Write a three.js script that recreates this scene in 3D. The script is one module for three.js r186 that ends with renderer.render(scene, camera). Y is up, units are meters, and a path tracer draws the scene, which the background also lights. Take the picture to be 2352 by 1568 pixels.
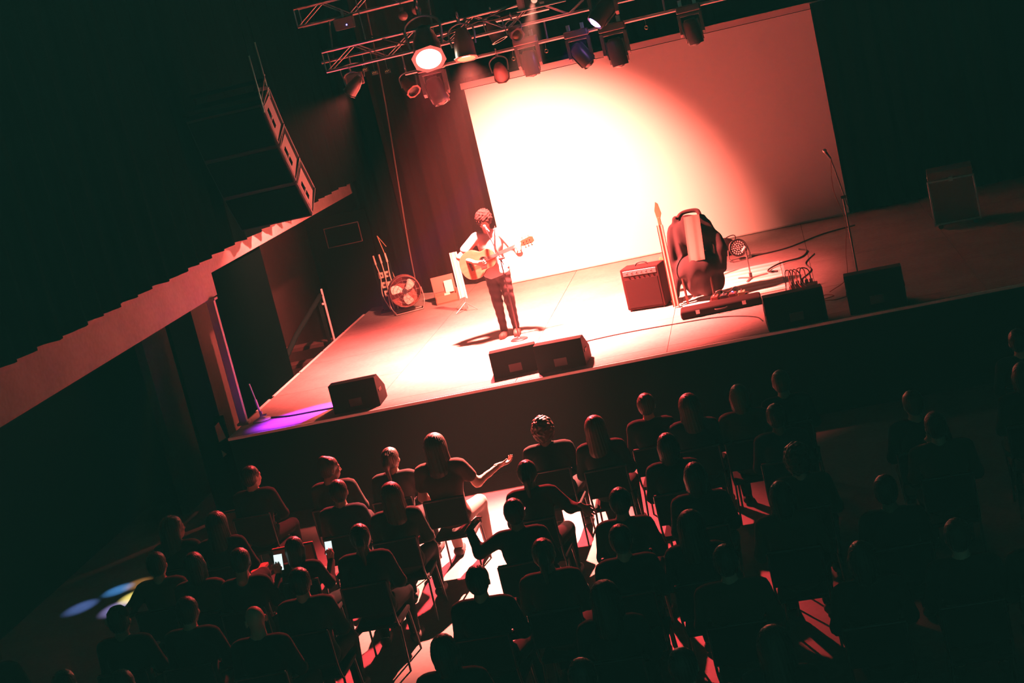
import * as THREE from 'three';
import { RoundedBoxGeometry } from 'three/addons/geometries/RoundedBoxGeometry.js';
import { mergeGeometries, mergeVertices } from 'three/addons/utils/BufferGeometryUtils.js';
import { RectAreaLightUniformsLib } from 'three/addons/lights/RectAreaLightUniformsLib.js';

// ---------------------------------------------------------------- camera, exposure, haze, large lights
const V = (x, y, z) => new THREE.Vector3(x, y, z);
const scene = new THREE.Scene();
scene.background = new THREE.Color(0, 0, 0);
const renderer = new THREE.WebGLRenderer({ antialias: true });
renderer.toneMapping = THREE.LinearToneMapping;
renderer.toneMappingExposure = 1;
renderer.shadowMap.enabled = true;
RectAreaLightUniformsLib.init();

const camera = new THREE.PerspectiveCamera(2 * Math.atan(784 / 3600) * 180 / Math.PI, 2352 / 1568, 0.1, 120);
camera.position.set(4.05, 5.19, 21.13);          // standing on the rear balcony, looking down at the stage, camera tilted
camera.rotation.order = 'YXZ';
camera.rotation.set(-10.99 * Math.PI / 180, 10.90 * Math.PI / 180, -13.42 * Math.PI / 180);
scene.add(camera);

scene.fog = new THREE.FogExp2(new THREE.Color(0.75, 1, 0.93), 0.0008);   // stage haze
const RED = lin0(1, 0.11, 0.09), AMBER = lin0(1, 0.19, 0.125), ROSE = lin0(1, 0.055, 0.065);
function lin0(r, g, b) { return new THREE.Color().setRGB(r, g, b); }

function spot(name, from, to, color, intensity, angleDeg, penumbra, radius, parent = scene) {
  const s = new THREE.SpotLight(color, intensity, 0, angleDeg * Math.PI / 180, penumbra, 2);
  s.name = name; s.position.copy(from); s.target.position.copy(to); s.castShadow = true; s.shadow.radius = radius;
  s.shadow.mapSize.set(2048, 2048);
  parent.add(s); scene.add(s.target); return s;
}

// ---------------------------------------------------------------- helpers
let seed = 7; const rnd = () => (seed = (seed * 1664525 + 1013904223) >>> 0) / 4294967296;
const rr = (a, b) => a + (b - a) * rnd();
const used = new Map();
function numbered(n) { const k = used.get(n) ?? 0; used.set(n, k + 1); return k ? n + '_' + String(k).padStart(3, '0') : n; }
const lin = (r, g, b) => new THREE.Color().setRGB(r, g, b);
function std(color, roughness = 0.8, metalness = 0, extra = {}) { return new THREE.MeshStandardMaterial({ color, roughness, metalness, ...extra }); }
function glow(color, k, base = 0x111111) { return new THREE.MeshStandardMaterial({ color: base, emissive: color, emissiveIntensity: k, roughness: 0.4 }); }
function hash(x, y) { let h = Math.imul(x | 0, 374761393) + Math.imul(y | 0, 668265263); h = Math.imul(h ^ (h >>> 13), 1274126177); return ((h ^ (h >>> 16)) >>> 0) / 4294967296; }
function vnoise(x, y, p) {
  const x0 = Math.floor(x), y0 = Math.floor(y), fx = x - x0, fy = y - y0, s = fx * fx * (3 - 2 * fx), t = fy * fy * (3 - 2 * fy);
  const m = (a) => ((a % p) + p) % p, h = (a, b) => hash(m(a), m(b));
  return (h(x0, y0) * (1 - s) + h(x0 + 1, y0) * s) * (1 - t) + (h(x0, y0 + 1) * (1 - s) + h(x0 + 1, y0 + 1) * s) * t;
}
function noiseTex(n, f, repeat) {          // f(u, v) -> grey 0..1
  const d = new Uint8Array(n * n * 4);
  for (let j = 0; j < n; j++) for (let i = 0; i < n; i++) { const g = Math.max(0, Math.min(255, f(i / n, j / n) * 255)); d.set([g, g, g, 255], (j * n + i) * 4); }
  const t = new THREE.DataTexture(d, n, n); t.wrapS = t.wrapT = THREE.RepeatWrapping; t.magFilter = THREE.LinearFilter; t.repeat.set(repeat, repeat); t.needsUpdate = true; return t;
}
const grain = noiseTex(256, (u, v) => 0.72 + 0.14 * vnoise(u * 8, v * 8, 8) + 0.14 * vnoise(u * 64, v * 64, 64), 0.5);
const weave = noiseTex(128, (u, v) => 0.5 + 0.25 * Math.sin(u * 128 * Math.PI / 2) * Math.sin(v * 128 * Math.PI / 2) + 0.2 * vnoise(u * 32, v * 32, 32), 6);
const scuff = noiseTex(256, (u, v) => 0.35 + 0.4 * vnoise(u * 6, v * 6, 6) + 0.25 * vnoise(u * 40, v * 40, 40), 0.35);
const grille = noiseTex(64, (u, v) => { const x = u * 16 % 1 - 0.5, y = v * 16 % 1 - 0.5; return x * x + y * y < 0.1 ? 0 : 1; }, 8);
const woodTex = noiseTex(256, (u, v) => 0.6 + 0.25 * vnoise(u * 4, v * 48, 48) + 0.15 * vnoise(u * 16, v * 128, 128), 1);

const at = (g, x = 0, y = 0, z = 0) => g.translate(x, y, z);
function bx(w, h, d, x = 0, y = 0, z = 0, b = 0.004) {          // a box with softened edges
  const m = Math.min(w, h, d); b = Math.min(b, m * 0.3);
  return new RoundedBoxGeometry(w, h, d, 1, b).translate(x, y, z);
}
function plainBox(w, h, d, x, y, z) { const g = new THREE.BoxGeometry(w, h, d); const p = g.attributes.position, n = g.attributes.normal, uv = g.attributes.uv;
  for (let i = 0; i < p.count; i++) { const ax = Math.abs(n.getX(i)), ay = Math.abs(n.getY(i)); uv.setXY(i, ax > 0.5 ? p.getZ(i) : p.getX(i), ay > 0.5 ? p.getZ(i) : p.getY(i)); }
  return g.translate(x, y, z); }
const UPV = V(0, 1, 0);
function rod(a, b, r, r2 = r, seg = 8) {
  const d = b.clone().sub(a), g = new THREE.CylinderGeometry(r2, r, d.length(), seg);
  g.applyQuaternion(new THREE.Quaternion().setFromUnitVectors(UPV, d.normalize())); const m = a.clone().add(b).multiplyScalar(0.5);
  return g.translate(m.x, m.y, m.z);
}
function tube(pts, r, seg = 24, rad = 6, closed = false) { return new THREE.TubeGeometry(new THREE.CatmullRomCurve3(pts.map((p) => Array.isArray(p) ? V(...p) : p), closed), seg, r, rad, closed); }
function disc(r, h, seg = 24, bevel = 0.004) { return new THREE.LatheGeometry([[0, 0], [r - bevel, 0], [r, bevel], [r, h - bevel], [r - bevel, h], [0, h]].map((p) => new THREE.Vector2(...p)), seg); }
function lathe(pts, seg = 24) { return new THREE.LatheGeometry(pts.map((p) => new THREE.Vector2(...p)), seg); }
function ext(shape, depth, bevel = 0) { return new THREE.ExtrudeGeometry(shape, { depth, bevelEnabled: bevel > 0, bevelSize: bevel, bevelThickness: bevel, bevelSegments: 2, curveSegments: 16 }); }
function poly(pts) { const s = new THREE.Shape(); pts.forEach(([x, y], i) => i ? s.lineTo(x, y) : s.moveTo(x, y)); s.closePath(); return s; }
function join(gs) { if (!Array.isArray(gs)) return gs; if (gs.length === 1) return gs[0];
  const c = gs.map((g) => { const k = g.index ? g.toNonIndexed() : g; for (const n of Object.keys(k.attributes)) if (!['position', 'normal', 'uv'].includes(n)) k.deleteAttribute(n); if (!k.attributes.uv) k.setAttribute('uv', new THREE.BufferAttribute(new Float32Array(k.attributes.position.count * 2), 2)); return k; });
  return mergeGeometries(c); }
function part(name, gs, m, parent) { const o = new THREE.Mesh(join(gs), m); o.name = name; o.castShadow = o.receiveShadow = true; parent.add(o); return o; }
function thing(name, label, category, pos = [0, 0, 0], turn = 0, group) {
  const o = new THREE.Group(); o.name = numbered(name); o.position.set(...pos); o.rotation.y = turn; o.userData = { label, category }; if (group) o.userData.group = group; scene.add(o); return o;
}
function one(name, label, category, gs, m, group) { const o = part(numbered(name), gs, m, scene); o.userData = { label, category }; if (group) o.userData.group = group; return o; }
function struct(name, gs, m, label, category) { const o = part(numbered(name), gs, m, scene); o.userData = { kind: 'structure', label, category }; return o; }
function copy(o, pos, turn, label, group) { const c = o.clone(); c.name = numbered(o.name.replace(/_\d{3}$/, '')); c.userData = { ...o.userData }; if (pos) c.position.set(...pos); if (turn !== undefined) c.rotation.y = turn; if (label) c.userData.label = label; if (group) c.userData.group = group; scene.add(c); return c; }
const LI = { house: 330, key: 2300, keyA: 24, keyTo: [0.35, 0.6, 5.5], aisle: 9500, aisleA: 14, aisleTo: [0.25, 0, 5.9], amber: 1300, amberA: 37, amberTo: [0.3, 1.7, -4.4], red: 4300, redA: 50, redTo: [0.4, 1.1, 0.15], violet: 4500, flood: 420 };  // house drives the added teal panels that light the haze
// ---------------------------------------------------------------- the building
const SH = 1.1;                                    // stage height
const matte = (r, g, b) => new THREE.MeshPhysicalMaterial({ color: lin(r, g, b), roughness: 1, specularIntensity: 0 });
const M = {
  houseFloor: std(lin(0.12, 0.115, 0.11), 0.7, 0, { map: grain }),
  black: matte(0.004, 0.015, 0.013),
  blackPaint: matte(0.006, 0.016, 0.014),
  drape: matte(0.001, 0.004, 0.0036),
  wineDrape: matte(0.009, 0.003, 0.003),
  wingPaint: std(lin(0.05, 0.042, 0.037), 0.85, 0, { map: grain }),
  fascia: std(lin(0.3, 0.28, 0.26), 0.8, 0, { map: grain }),
  deck: std(lin(0.3, 0.28, 0.26), 0.7, 0, { map: grain }),
  nosing: std(lin(0.85, 0.83, 0.78), 0.5),
  screen: std(lin(0.75, 0.74, 0.72), 0.95, 0, { bumpMap: weave, bumpScale: 0.0006 }),
  steel: std(lin(0.45, 0.45, 0.45), 0.35, 0.9),
  alu: std(lin(0.7, 0.7, 0.7), 0.3, 0.9),
  rubber: std(lin(0.015, 0.015, 0.015), 0.7),
  plastic: std(lin(0.03, 0.03, 0.032), 0.45),
};
struct('floor', plainBox(16, 0.3, 34, 2.4, -0.15, 8), M.houseFloor, 'grey concrete floor of the audience hall', 'floor');
struct('ceiling', plainBox(16, 0.3, 34, 2.4, 8.65, 8), M.black, 'black ceiling above the hall', 'ceiling');
struct('wall_left', plainBox(0.3, 8.5, 34, -5.45, 4.25, 8), M.black, 'black side wall behind the gallery', 'wall');
struct('wall_right', plainBox(0.3, 8.5, 34, 10.25, 4.25, 8), M.black, 'black side wall far right of the stage', 'wall');
struct('wall_back', plainBox(16, 8.5, 0.3, 2.4, 4.25, -6.6), M.black, 'black wall behind the stage', 'wall');
struct('wall_rear', plainBox(16, 8.5, 0.3, 2.4, 4.25, 24.85), M.black, 'black wall behind the rear balcony', 'wall');
struct('rear_balcony', [plainBox(15, 0.3, 6.2, 2.4, 3.35, 21.6), plainBox(15, 0.5, 0.1, 2.4, 3.4, 18.48)], std(lin(0.16, 0.12, 0.11), 0.9), 'dark rear balcony floor', 'balcony');
// the stage: a black carcass topped with deck panels
{
  const st = new THREE.Group(); st.name = 'stage_platform'; st.userData = { kind: 'structure', label: 'raised stage with pale deck panels and black front', category: 'stage' }; scene.add(st);
  part('carcass', plainBox(11.2, SH - 0.03, 8.55, -3.26 + 5.6, (SH - 0.03) / 2, -1.325), M.blackPaint, st);
  const zs = [[-5.6, -4.55], [-4.55, -2.7], [-2.7, -0.85], [-0.85, 1.0], [1.0, 2.62], [2.62, 2.95]], g = 0.006;
  for (const [a, b] of zs) for (let k = 0; k < 6; k++) { const w = 11.2 / 6, x = -3.26 + w * (k + 0.5); part('deck_panel', plainBox(w - g, 0.03, b - a - g, x, SH - 0.015, (a + b) / 2), M.deck, st); }
  part('front_lip', bx(11.2, 0.035, 0.03, -3.26 + 5.6, SH - 0.02, 2.968), M.nosing, st);
  for (let k = 0; k < 5; k++) part('edge_strip', bx(0.035, 0.02, k === 4 ? 0.6 : 1.3, -3.262, SH + 0.004, k === 4 ? 1.45 : -4.4 + 0.65 + k * 1.36), M.nosing, st);
}
struct('wall_wing', plainBox(0.12, 3.1, 8.2, -4.46, 1.55, -2.0), M.wingPaint, 'brown grey wall of the side wing under the gallery', 'wall');
{
  const ga = new THREE.Group(); ga.name = 'side_gallery'; ga.userData = { kind: 'structure', label: 'side gallery with pale fascia running toward the stage', category: 'gallery' }; scene.add(ga);
  part('fascia', [plainBox(2.0, 0.95, 12, -4.22, 2.79 + 0.475, 8.12), plainBox(2.0, 0.66, 8.06, -4.22, 3.08 + 0.33, -1.91)], M.fascia, ga);
}
function drapeGeo(path, y0, y1, amp, pitch, ny = 6, hem = 0, thick = 0.012) {      // path: list of [x, z]; pleats swing across it
  const pts = path.map(([x, z]) => V(x, 0, z)), c = new THREE.CatmullRomCurve3(pts, false, 'catmullrom', 0), L = c.getLength(), n = Math.ceil(L / pitch * 8), P = [], I = [];
  const ring = [];
  for (let i = 0; i <= n; i++) { const t = i / n, p = c.getPointAt(t), d = c.getTangentAt(t), nx = d.z, nz = -d.x, s = t * L / pitch;
    const w = Math.sin(s * Math.PI * 2 + 0.8 * Math.sin(s * 1.7)) * (0.7 + 0.5 * vnoise(s * 0.7, 3.3, 512)), q = 0.3 * Math.sin(s * 14.3);
    ring.push([p.x, p.z, nx, nz, (w + q) * amp, hem * (vnoise(s * 0.9, 9.1, 512) - 0.5)]); }
  const N = ring.length, rows = ny + 1;
  for (const side of [1, -1]) for (let j = 0; j <= ny; j++) for (const [x, z, nx, nz, o, h] of ring) { const y = y0 + (y1 - y0) * j / ny + (1 - j / ny) * h, k = o * (1 - 0.35 * j / ny) + side * thick / 2; P.push(x + nx * k, y, z + nz * k); }
  const id = (s, j, i) => s * rows * N + j * N + i;
  for (let j = 0; j < ny; j++) for (let i = 0; i < N - 1; i++) { I.push(id(0, j, i), id(0, j, i + 1), id(0, j + 1, i), id(0, j, i + 1), id(0, j + 1, i + 1), id(0, j + 1, i)); I.push(id(1, j, i), id(1, j + 1, i), id(1, j, i + 1), id(1, j, i + 1), id(1, j + 1, i), id(1, j + 1, i + 1)); }
  for (let i = 0; i < N - 1; i++) { I.push(id(0, 0, i), id(1, 0, i), id(0, 0, i + 1), id(0, 0, i + 1), id(1, 0, i), id(1, 0, i + 1)); }
  const g = new THREE.BufferGeometry(); g.setAttribute('position', new THREE.Float32BufferAttribute(P, 3)); g.setIndex(I); g.computeVertexNormals(); return g;
}
{ // black pleated drapes hanging over the gallery fascia, one per bay
  const bays = [[13.9, 10.9], [10.9, 7.9], [7.9, 4.9], [4.9, 1.9], [1.9, -1.1], [-1.1, -3.6], [-3.6, -5.9]];
  bays.forEach(([a, b], i) => one('gallery_drape', b > 1.5 ? 'black pleated drape over the gallery fascia beside the audience' : 'black pleated drape over the gallery fascia beside the stage', 'curtain', drapeGeo([[-3.1, a], [-3.1, b + 0.02]], 3.3, 7.4, 0.07, 0.52, 4, 0.05), M.drape, b > 1.5 ? 'gallery drapes beside the audience' : 'gallery drapes beside the stage'));
}
// added teal panels out of view, lighting the haze to lift the blacks
{
  const teal = lin(0.3, 1, 0.78), tealGlow = glow(teal, 3), n = V(0, -0.3, 0.954);
  for (const x of [0.6, 4.05, 7.5]) {
    const h = thing('added_haze_panel', 'added teal panel out of view, lighting the haze to lift the blacks', 'added light', [x, 7.3, 17.4], 0, 'added haze panels'), q = new THREE.Group(); q.name = 'head'; q.rotation.x = 0.305; h.add(q);
    part('housing', bx(1.7, 0.9, 0.1, 0, 0, -0.07), M.blackPaint, q); part('light_diffuser', bx(1.6, 0.8, 0.02, 0, 0, 0), tealGlow, q); part('stem', rod(V(0, 0.2, -0.14), V(0, 1.2, -0.14), 0.02), M.steel, h);
    const l = new THREE.RectAreaLight(teal, LI.house, 1.6, 0.8), p = V(x, 7.3, 17.4).addScaledVector(n, 0.03); l.name = 'added_haze_light'; l.position.copy(p); l.lookAt(p.clone().add(n)); scene.add(l);
  }
}
// ---------------------------------------------------------------- bodies: distance fields meshed with surface nets
const cap = (a, b, ra, rb = ra) => ({ a, b, ra, rb, d: [b[0] - a[0], b[1] - a[1], b[2] - a[2]], l: Math.max(1e-9, (b[0] - a[0]) ** 2 + (b[1] - a[1]) ** 2 + (b[2] - a[2]) ** 2) });
const ell = (c, r) => ({ c, r });
function dist(p, x, y, z) {
  if (p.c) { const a = (x - p.c[0]) / p.r[0], b = (y - p.c[1]) / p.r[1], c = (z - p.c[2]) / p.r[2], k = Math.sqrt(a * a + b * b + c * c), e = Math.sqrt((a / p.r[0]) ** 2 + (b / p.r[1]) ** 2 + (c / p.r[2]) ** 2); return e < 1e-9 ? -Math.min(...p.r) : k * (k - 1) / e; }
  const X = x - p.a[0], Y = y - p.a[1], Z = z - p.a[2]; let t = (X * p.d[0] + Y * p.d[1] + Z * p.d[2]) / p.l; t = t < 0 ? 0 : t > 1 ? 1 : t;
  const u = X - p.d[0] * t, v = Y - p.d[1] * t, w = Z - p.d[2] * t; return Math.sqrt(u * u + v * v + w * w) - p.ra - (p.rb - p.ra) * t;
}
function field(prims, k, off = 0) { return (x, y, z) => { let d = 1e3; for (const p of prims) { const e = dist(p, x, y, z); const h = Math.max(k - Math.abs(d - e), 0) / k; d = Math.min(d, e) - h * h * k * 0.25; } return d - off; }; }
function bounds(prims, pad) { const lo = [9, 9, 9], hi = [-9, -9, -9]; for (const p of prims) for (let i = 0; i < 3; i++) { const v = p.c ? [[p.c[i], p.r[i]]] : [[p.a[i], p.ra], [p.b[i], p.rb]]; for (const [c, r] of v) { lo[i] = Math.min(lo[i], c - r - pad); hi[i] = Math.max(hi[i], c + r + pad); } } return [lo, hi]; }
function nets(f, [lo, hi], h) {
  const n = [0, 1, 2].map((i) => Math.ceil((hi[i] - lo[i]) / h) + 2), [nx, ny, nz] = n, F = new Float32Array(nx * ny * nz), id = (i, j, k) => i + nx * (j + ny * k);
  for (let k = 0; k < nz; k++) for (let j = 0; j < ny; j++) for (let i = 0; i < nx; i++) F[id(i, j, k)] = f(lo[0] + i * h, lo[1] + j * h, lo[2] + k * h);
  const at = new Int32Array(nx * ny * nz).fill(-1), P = [], I = [];
  for (let k = 0; k < nz - 1; k++) for (let j = 0; j < ny - 1; j++) for (let i = 0; i < nx - 1; i++) {
    let m = 0, sx = 0, sy = 0, sz = 0, c = 0; const q = [];
    for (let b = 0; b < 8; b++) { const v = F[id(i + (b & 1), j + (b >> 1 & 1), k + (b >> 2))]; q.push(v); if (v < 0) m |= 1 << b; }
    if (m === 0 || m === 255) continue;
    for (let b = 0; b < 8; b++) for (let a = 0; a < 3; a++) { const b2 = b | 1 << a; if (b2 === b) continue; if ((q[b] < 0) === (q[b2] < 0)) continue; const t = q[b] / (q[b] - q[b2]); sx += (b & 1) + (a === 0 ? t : 0); sy += (b >> 1 & 1) + (a === 1 ? t : 0); sz += (b >> 2) + (a === 2 ? t : 0); c++; }
    at[id(i, j, k)] = P.length / 3; P.push(lo[0] + (i + sx / c) * h, lo[1] + (j + sy / c) * h, lo[2] + (k + sz / c) * h);
  }
  const quad = (a, b, c, d, flip) => flip ? I.push(a, c, b, a, d, c) : I.push(a, b, c, a, c, d);
  for (let k = 1; k < nz - 1; k++) for (let j = 1; j < ny - 1; j++) for (let i = 1; i < nx - 1; i++) {
    const s = F[id(i, j, k)] < 0;
    if (s !== F[id(i + 1, j, k)] < 0) quad(at[id(i, j - 1, k - 1)], at[id(i, j, k - 1)], at[id(i, j, k)], at[id(i, j - 1, k)], !s);
    if (s !== F[id(i, j + 1, k)] < 0) quad(at[id(i - 1, j, k - 1)], at[id(i - 1, j, k)], at[id(i, j, k)], at[id(i, j, k - 1)], !s);
    if (s !== F[id(i, j, k + 1)] < 0) quad(at[id(i - 1, j - 1, k)], at[id(i, j - 1, k)], at[id(i, j, k)], at[id(i - 1, j, k)], !s);
  }
  const N = [], e = h * 0.6; for (let i = 0; i < P.length; i += 3) { const [x, y, z] = [P[i], P[i + 1], P[i + 2]]; const a = f(x + e, y, z) - f(x - e, y, z), b = f(x, y + e, z) - f(x, y - e, z), c = f(x, y, z + e) - f(x, y, z - e), l = Math.hypot(a, b, c) || 1; N.push(a / l, b / l, c / l); }
  const g = new THREE.BufferGeometry(); g.setAttribute('position', new THREE.Float32BufferAttribute(P, 3)); g.setAttribute('normal', new THREE.Float32BufferAttribute(N, 3)); g.setIndex(I); return g;
}
function merged(gs) { return mergeGeometries(gs); }
// head: faces -z, its centre at the origin, about 0.23 tall
function headGeo(h) {
  const solid = [ell([0, 0.025, 0.012], [0.075, 0.092, 0.094]), ell([0, -0.045, -0.028], [0.054, 0.066, 0.062]), ell([0, -0.09, -0.05], [0.024, 0.02, 0.022]), cap([0, -0.06, 0.03], [0, -0.16, 0.05], 0.052, 0.055), cap([-0.04, 0.02, -0.07], [0.04, 0.02, -0.07], 0.014), ell([-0.042, -0.03, -0.06], [0.02, 0.018, 0.02]), ell([0.042, -0.03, -0.06], [0.02, 0.018, 0.02])];
  const fine = [cap([0, 0.012, -0.084], [0, -0.03, -0.104], 0.008, 0.013), cap([-0.012, -0.034, -0.092], [0.012, -0.034, -0.092], 0.009), cap([-0.02, -0.064, -0.08], [0.02, -0.064, -0.08], 0.008), cap([-0.016, -0.074, -0.079], [0.016, -0.074, -0.079], 0.0075), ell([-0.03, 0.004, -0.071], [0.012, 0.009, 0.011]), ell([0.03, 0.004, -0.071], [0.012, 0.009, 0.011]), ...[-1, 1].flatMap((s) => [ell([s * 0.081, -0.005, 0.012], [0.009, 0.03, 0.02]), cap([s * 0.08, 0.015, 0.02], [s * 0.078, -0.03, 0.004], 0.007)])];
  const dent = [ell([-0.031, 0.006, -0.088], [0.018, 0.011, 0.014]), ell([0.031, 0.006, -0.088], [0.018, 0.011, 0.014]), ell([-0.086, -0.004, 0.008], [0.006, 0.016, 0.01]), ell([0.086, -0.004, 0.008], [0.006, 0.016, 0.01])];
  const A = field(solid, 0.03), B = field(fine, 0.012), D = field(dent, 0.005);
  const f = (x, y, z) => { let d = A(x, y, z); const c = -D(x, y, z); const k1 = 0.008, h1 = Math.max(k1 - Math.abs(d - c), 0) / k1; d = Math.max(d, c) + h1 * h1 * k1 * 0.25; const b = B(x, y, z), k = 0.01, h2 = Math.max(k - Math.abs(d - b), 0) / k; return Math.min(d, b) - h2 * h2 * k * 0.25; };
  return nets(f, [[-0.11, -0.23, -0.14], [0.11, 0.14, 0.13]], h);
}
// hand: wrist at the origin, fingers along -y, palm faces +z; side 1 = thumb toward +x
function handGeo(h, side, curl, thumb = 0.5, spread = 0.1) {
  const P = [], pal = [];
  const base = [0.031, 0.011, -0.01, -0.029].map((x) => x * side), len = [0.074, 0.083, 0.077, 0.06];
  base.forEach((x, i) => { pal.push(cap([x * 0.55, -0.005, 0], [x, -0.088 + Math.abs(i - 1) * 0.004, 0], 0.0145, 0.0125)); });
  const all = [field([...pal, cap([0, 0.03, 0], [0, -0.02, 0], 0.026, 0.022), ell([0.02 * side, -0.035, 0.012], [0.017, 0.03, 0.015])], 0.014)];
  base.forEach((x, i) => { let p = [x, -0.088 + Math.abs(i - 1) * 0.004, 0], ang = 0; const fx = spread * (1.5 - i) * side; const seg = [];
    [0.46, 0.3, 0.24].forEach((s, j) => { ang += curl[j] * (1 + 0.08 * i); const L = len[i] * s, q = [p[0] + fx * L, p[1] - Math.cos(ang) * L, p[2] + Math.sin(ang) * L]; seg.push(cap(p, q, 0.0095 - j * 0.0008, 0.0088 - j * 0.0008)); p = q; }); all.push(field(seg, 0.003)); });
  { let p = [0.022 * side, -0.022, 0.008]; const q = [0.05 * side, -0.052, 0.018 + thumb * 0.016], r = [(0.058 - thumb * 0.02) * side, -0.083, 0.026 + thumb * 0.03]; all.push(field([cap(p, q, 0.014, 0.0105), cap(q, r, 0.0105, 0.0085)], 0.006)); }
  const f = (x, y, z) => { let d = 1e3; for (const g of all) { const e = g(x, y, z), k = 0.004, hh = Math.max(k - Math.abs(d - e), 0) / k; d = Math.min(d, e) - hh * hh * k * 0.25; } return d; };
  return nets(f, [[-0.085, -0.2, -0.06], [0.085, 0.07, 0.11]], h);
}
function basisMatrix(pos, along, palm) { // along: finger direction, palm: palm normal
  const y = V(...along).normalize().negate(), z = V(...palm); z.addScaledVector(y, -z.dot(y)).normalize(); const x = y.clone().cross(z); return new THREE.Matrix4().makeBasis(x, y, z).setPosition(...pos);
}
const skinTones = [lin(0.5, 0.34, 0.27), lin(0.42, 0.27, 0.2), lin(0.2, 0.12, 0.085)];
const skinMat = skinTones.map((c) => std(c, 0.55));
const HEAD_C = headGeo(0.0085), HAND_C = { 1: handGeo(0.0075, 1, [0.35, 0.5, 0.35]), [-1]: handGeo(0.0075, -1, [0.35, 0.5, 0.35]) }, GRIP_C = { 1: handGeo(0.0075, 1, [0.9, 1.1, 0.6], 1), [-1]: handGeo(0.0075, -1, [0.9, 1.1, 0.6], 1) };
function hairGeo(kind, h, s = 1) {
  const P = [ell([0, 0.04, 0.02], [0.086, 0.096, 0.1]), ell([0, 0.0, 0.05], [0.08, 0.09, 0.075])];
  if (kind === 'long') P.push(ell([0, 0.03, 0.03], [0.1, 0.11, 0.11]), cap([0, 0.0, 0.07], [0, -0.2, 0.085], 0.085, 0.1), cap([-0.065, 0.0, 0.03], [-0.085, -0.2, 0.04], 0.035, 0.04), cap([0.065, 0.0, 0.03], [0.085, -0.2, 0.04], 0.035, 0.04), cap([0, -0.2, 0.085], [0, -0.34, 0.08], 0.085, 0.05));
  if (kind === 'bob') P.push(cap([0, -0.02, 0.05], [0, -0.11, 0.06], 0.08, 0.07), cap([-0.07, 0, 0.0], [-0.072, -0.1, 0.01], 0.03, 0.024), cap([0.07, 0, 0.0], [0.072, -0.1, 0.01], 0.03, 0.024));
  if (kind === 'bun') P.push(ell([0, 0.11, 0.07], [0.05, 0.045, 0.05]));
  if (kind === 'tail') P.push(cap([0, 0.05, 0.11], [0, -0.02, 0.16], 0.035, 0.03), cap([0, -0.02, 0.16], [0, -0.2, 0.14], 0.03, 0.015));
  const A = field(P, 0.03), B = field([ell([0, -0.045, -0.1], [0.062, 0.1, 0.075])], 0.01), curly = kind === 'curly';
  const f = (x, y, z) => { let d = A(x, y, z); if (curly) d -= 0.028 * s + 0.012 * s * Math.sin(x * 75 + Math.sin(y * 60) * 1.5) * Math.sin(y * 82 + 1) * Math.sin(z * 78 + x * 30); else d -= 0.003 + 0.002 * Math.sin(Math.atan2(x, z) * 34 + y * 12); return Math.max(d, -B(x, y, z)); };
  return nets(f, bounds(P, 0.06), h);
}
function joinTo(list, geo, m) { list.push(geo.clone().applyMatrix4(m)); }
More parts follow.
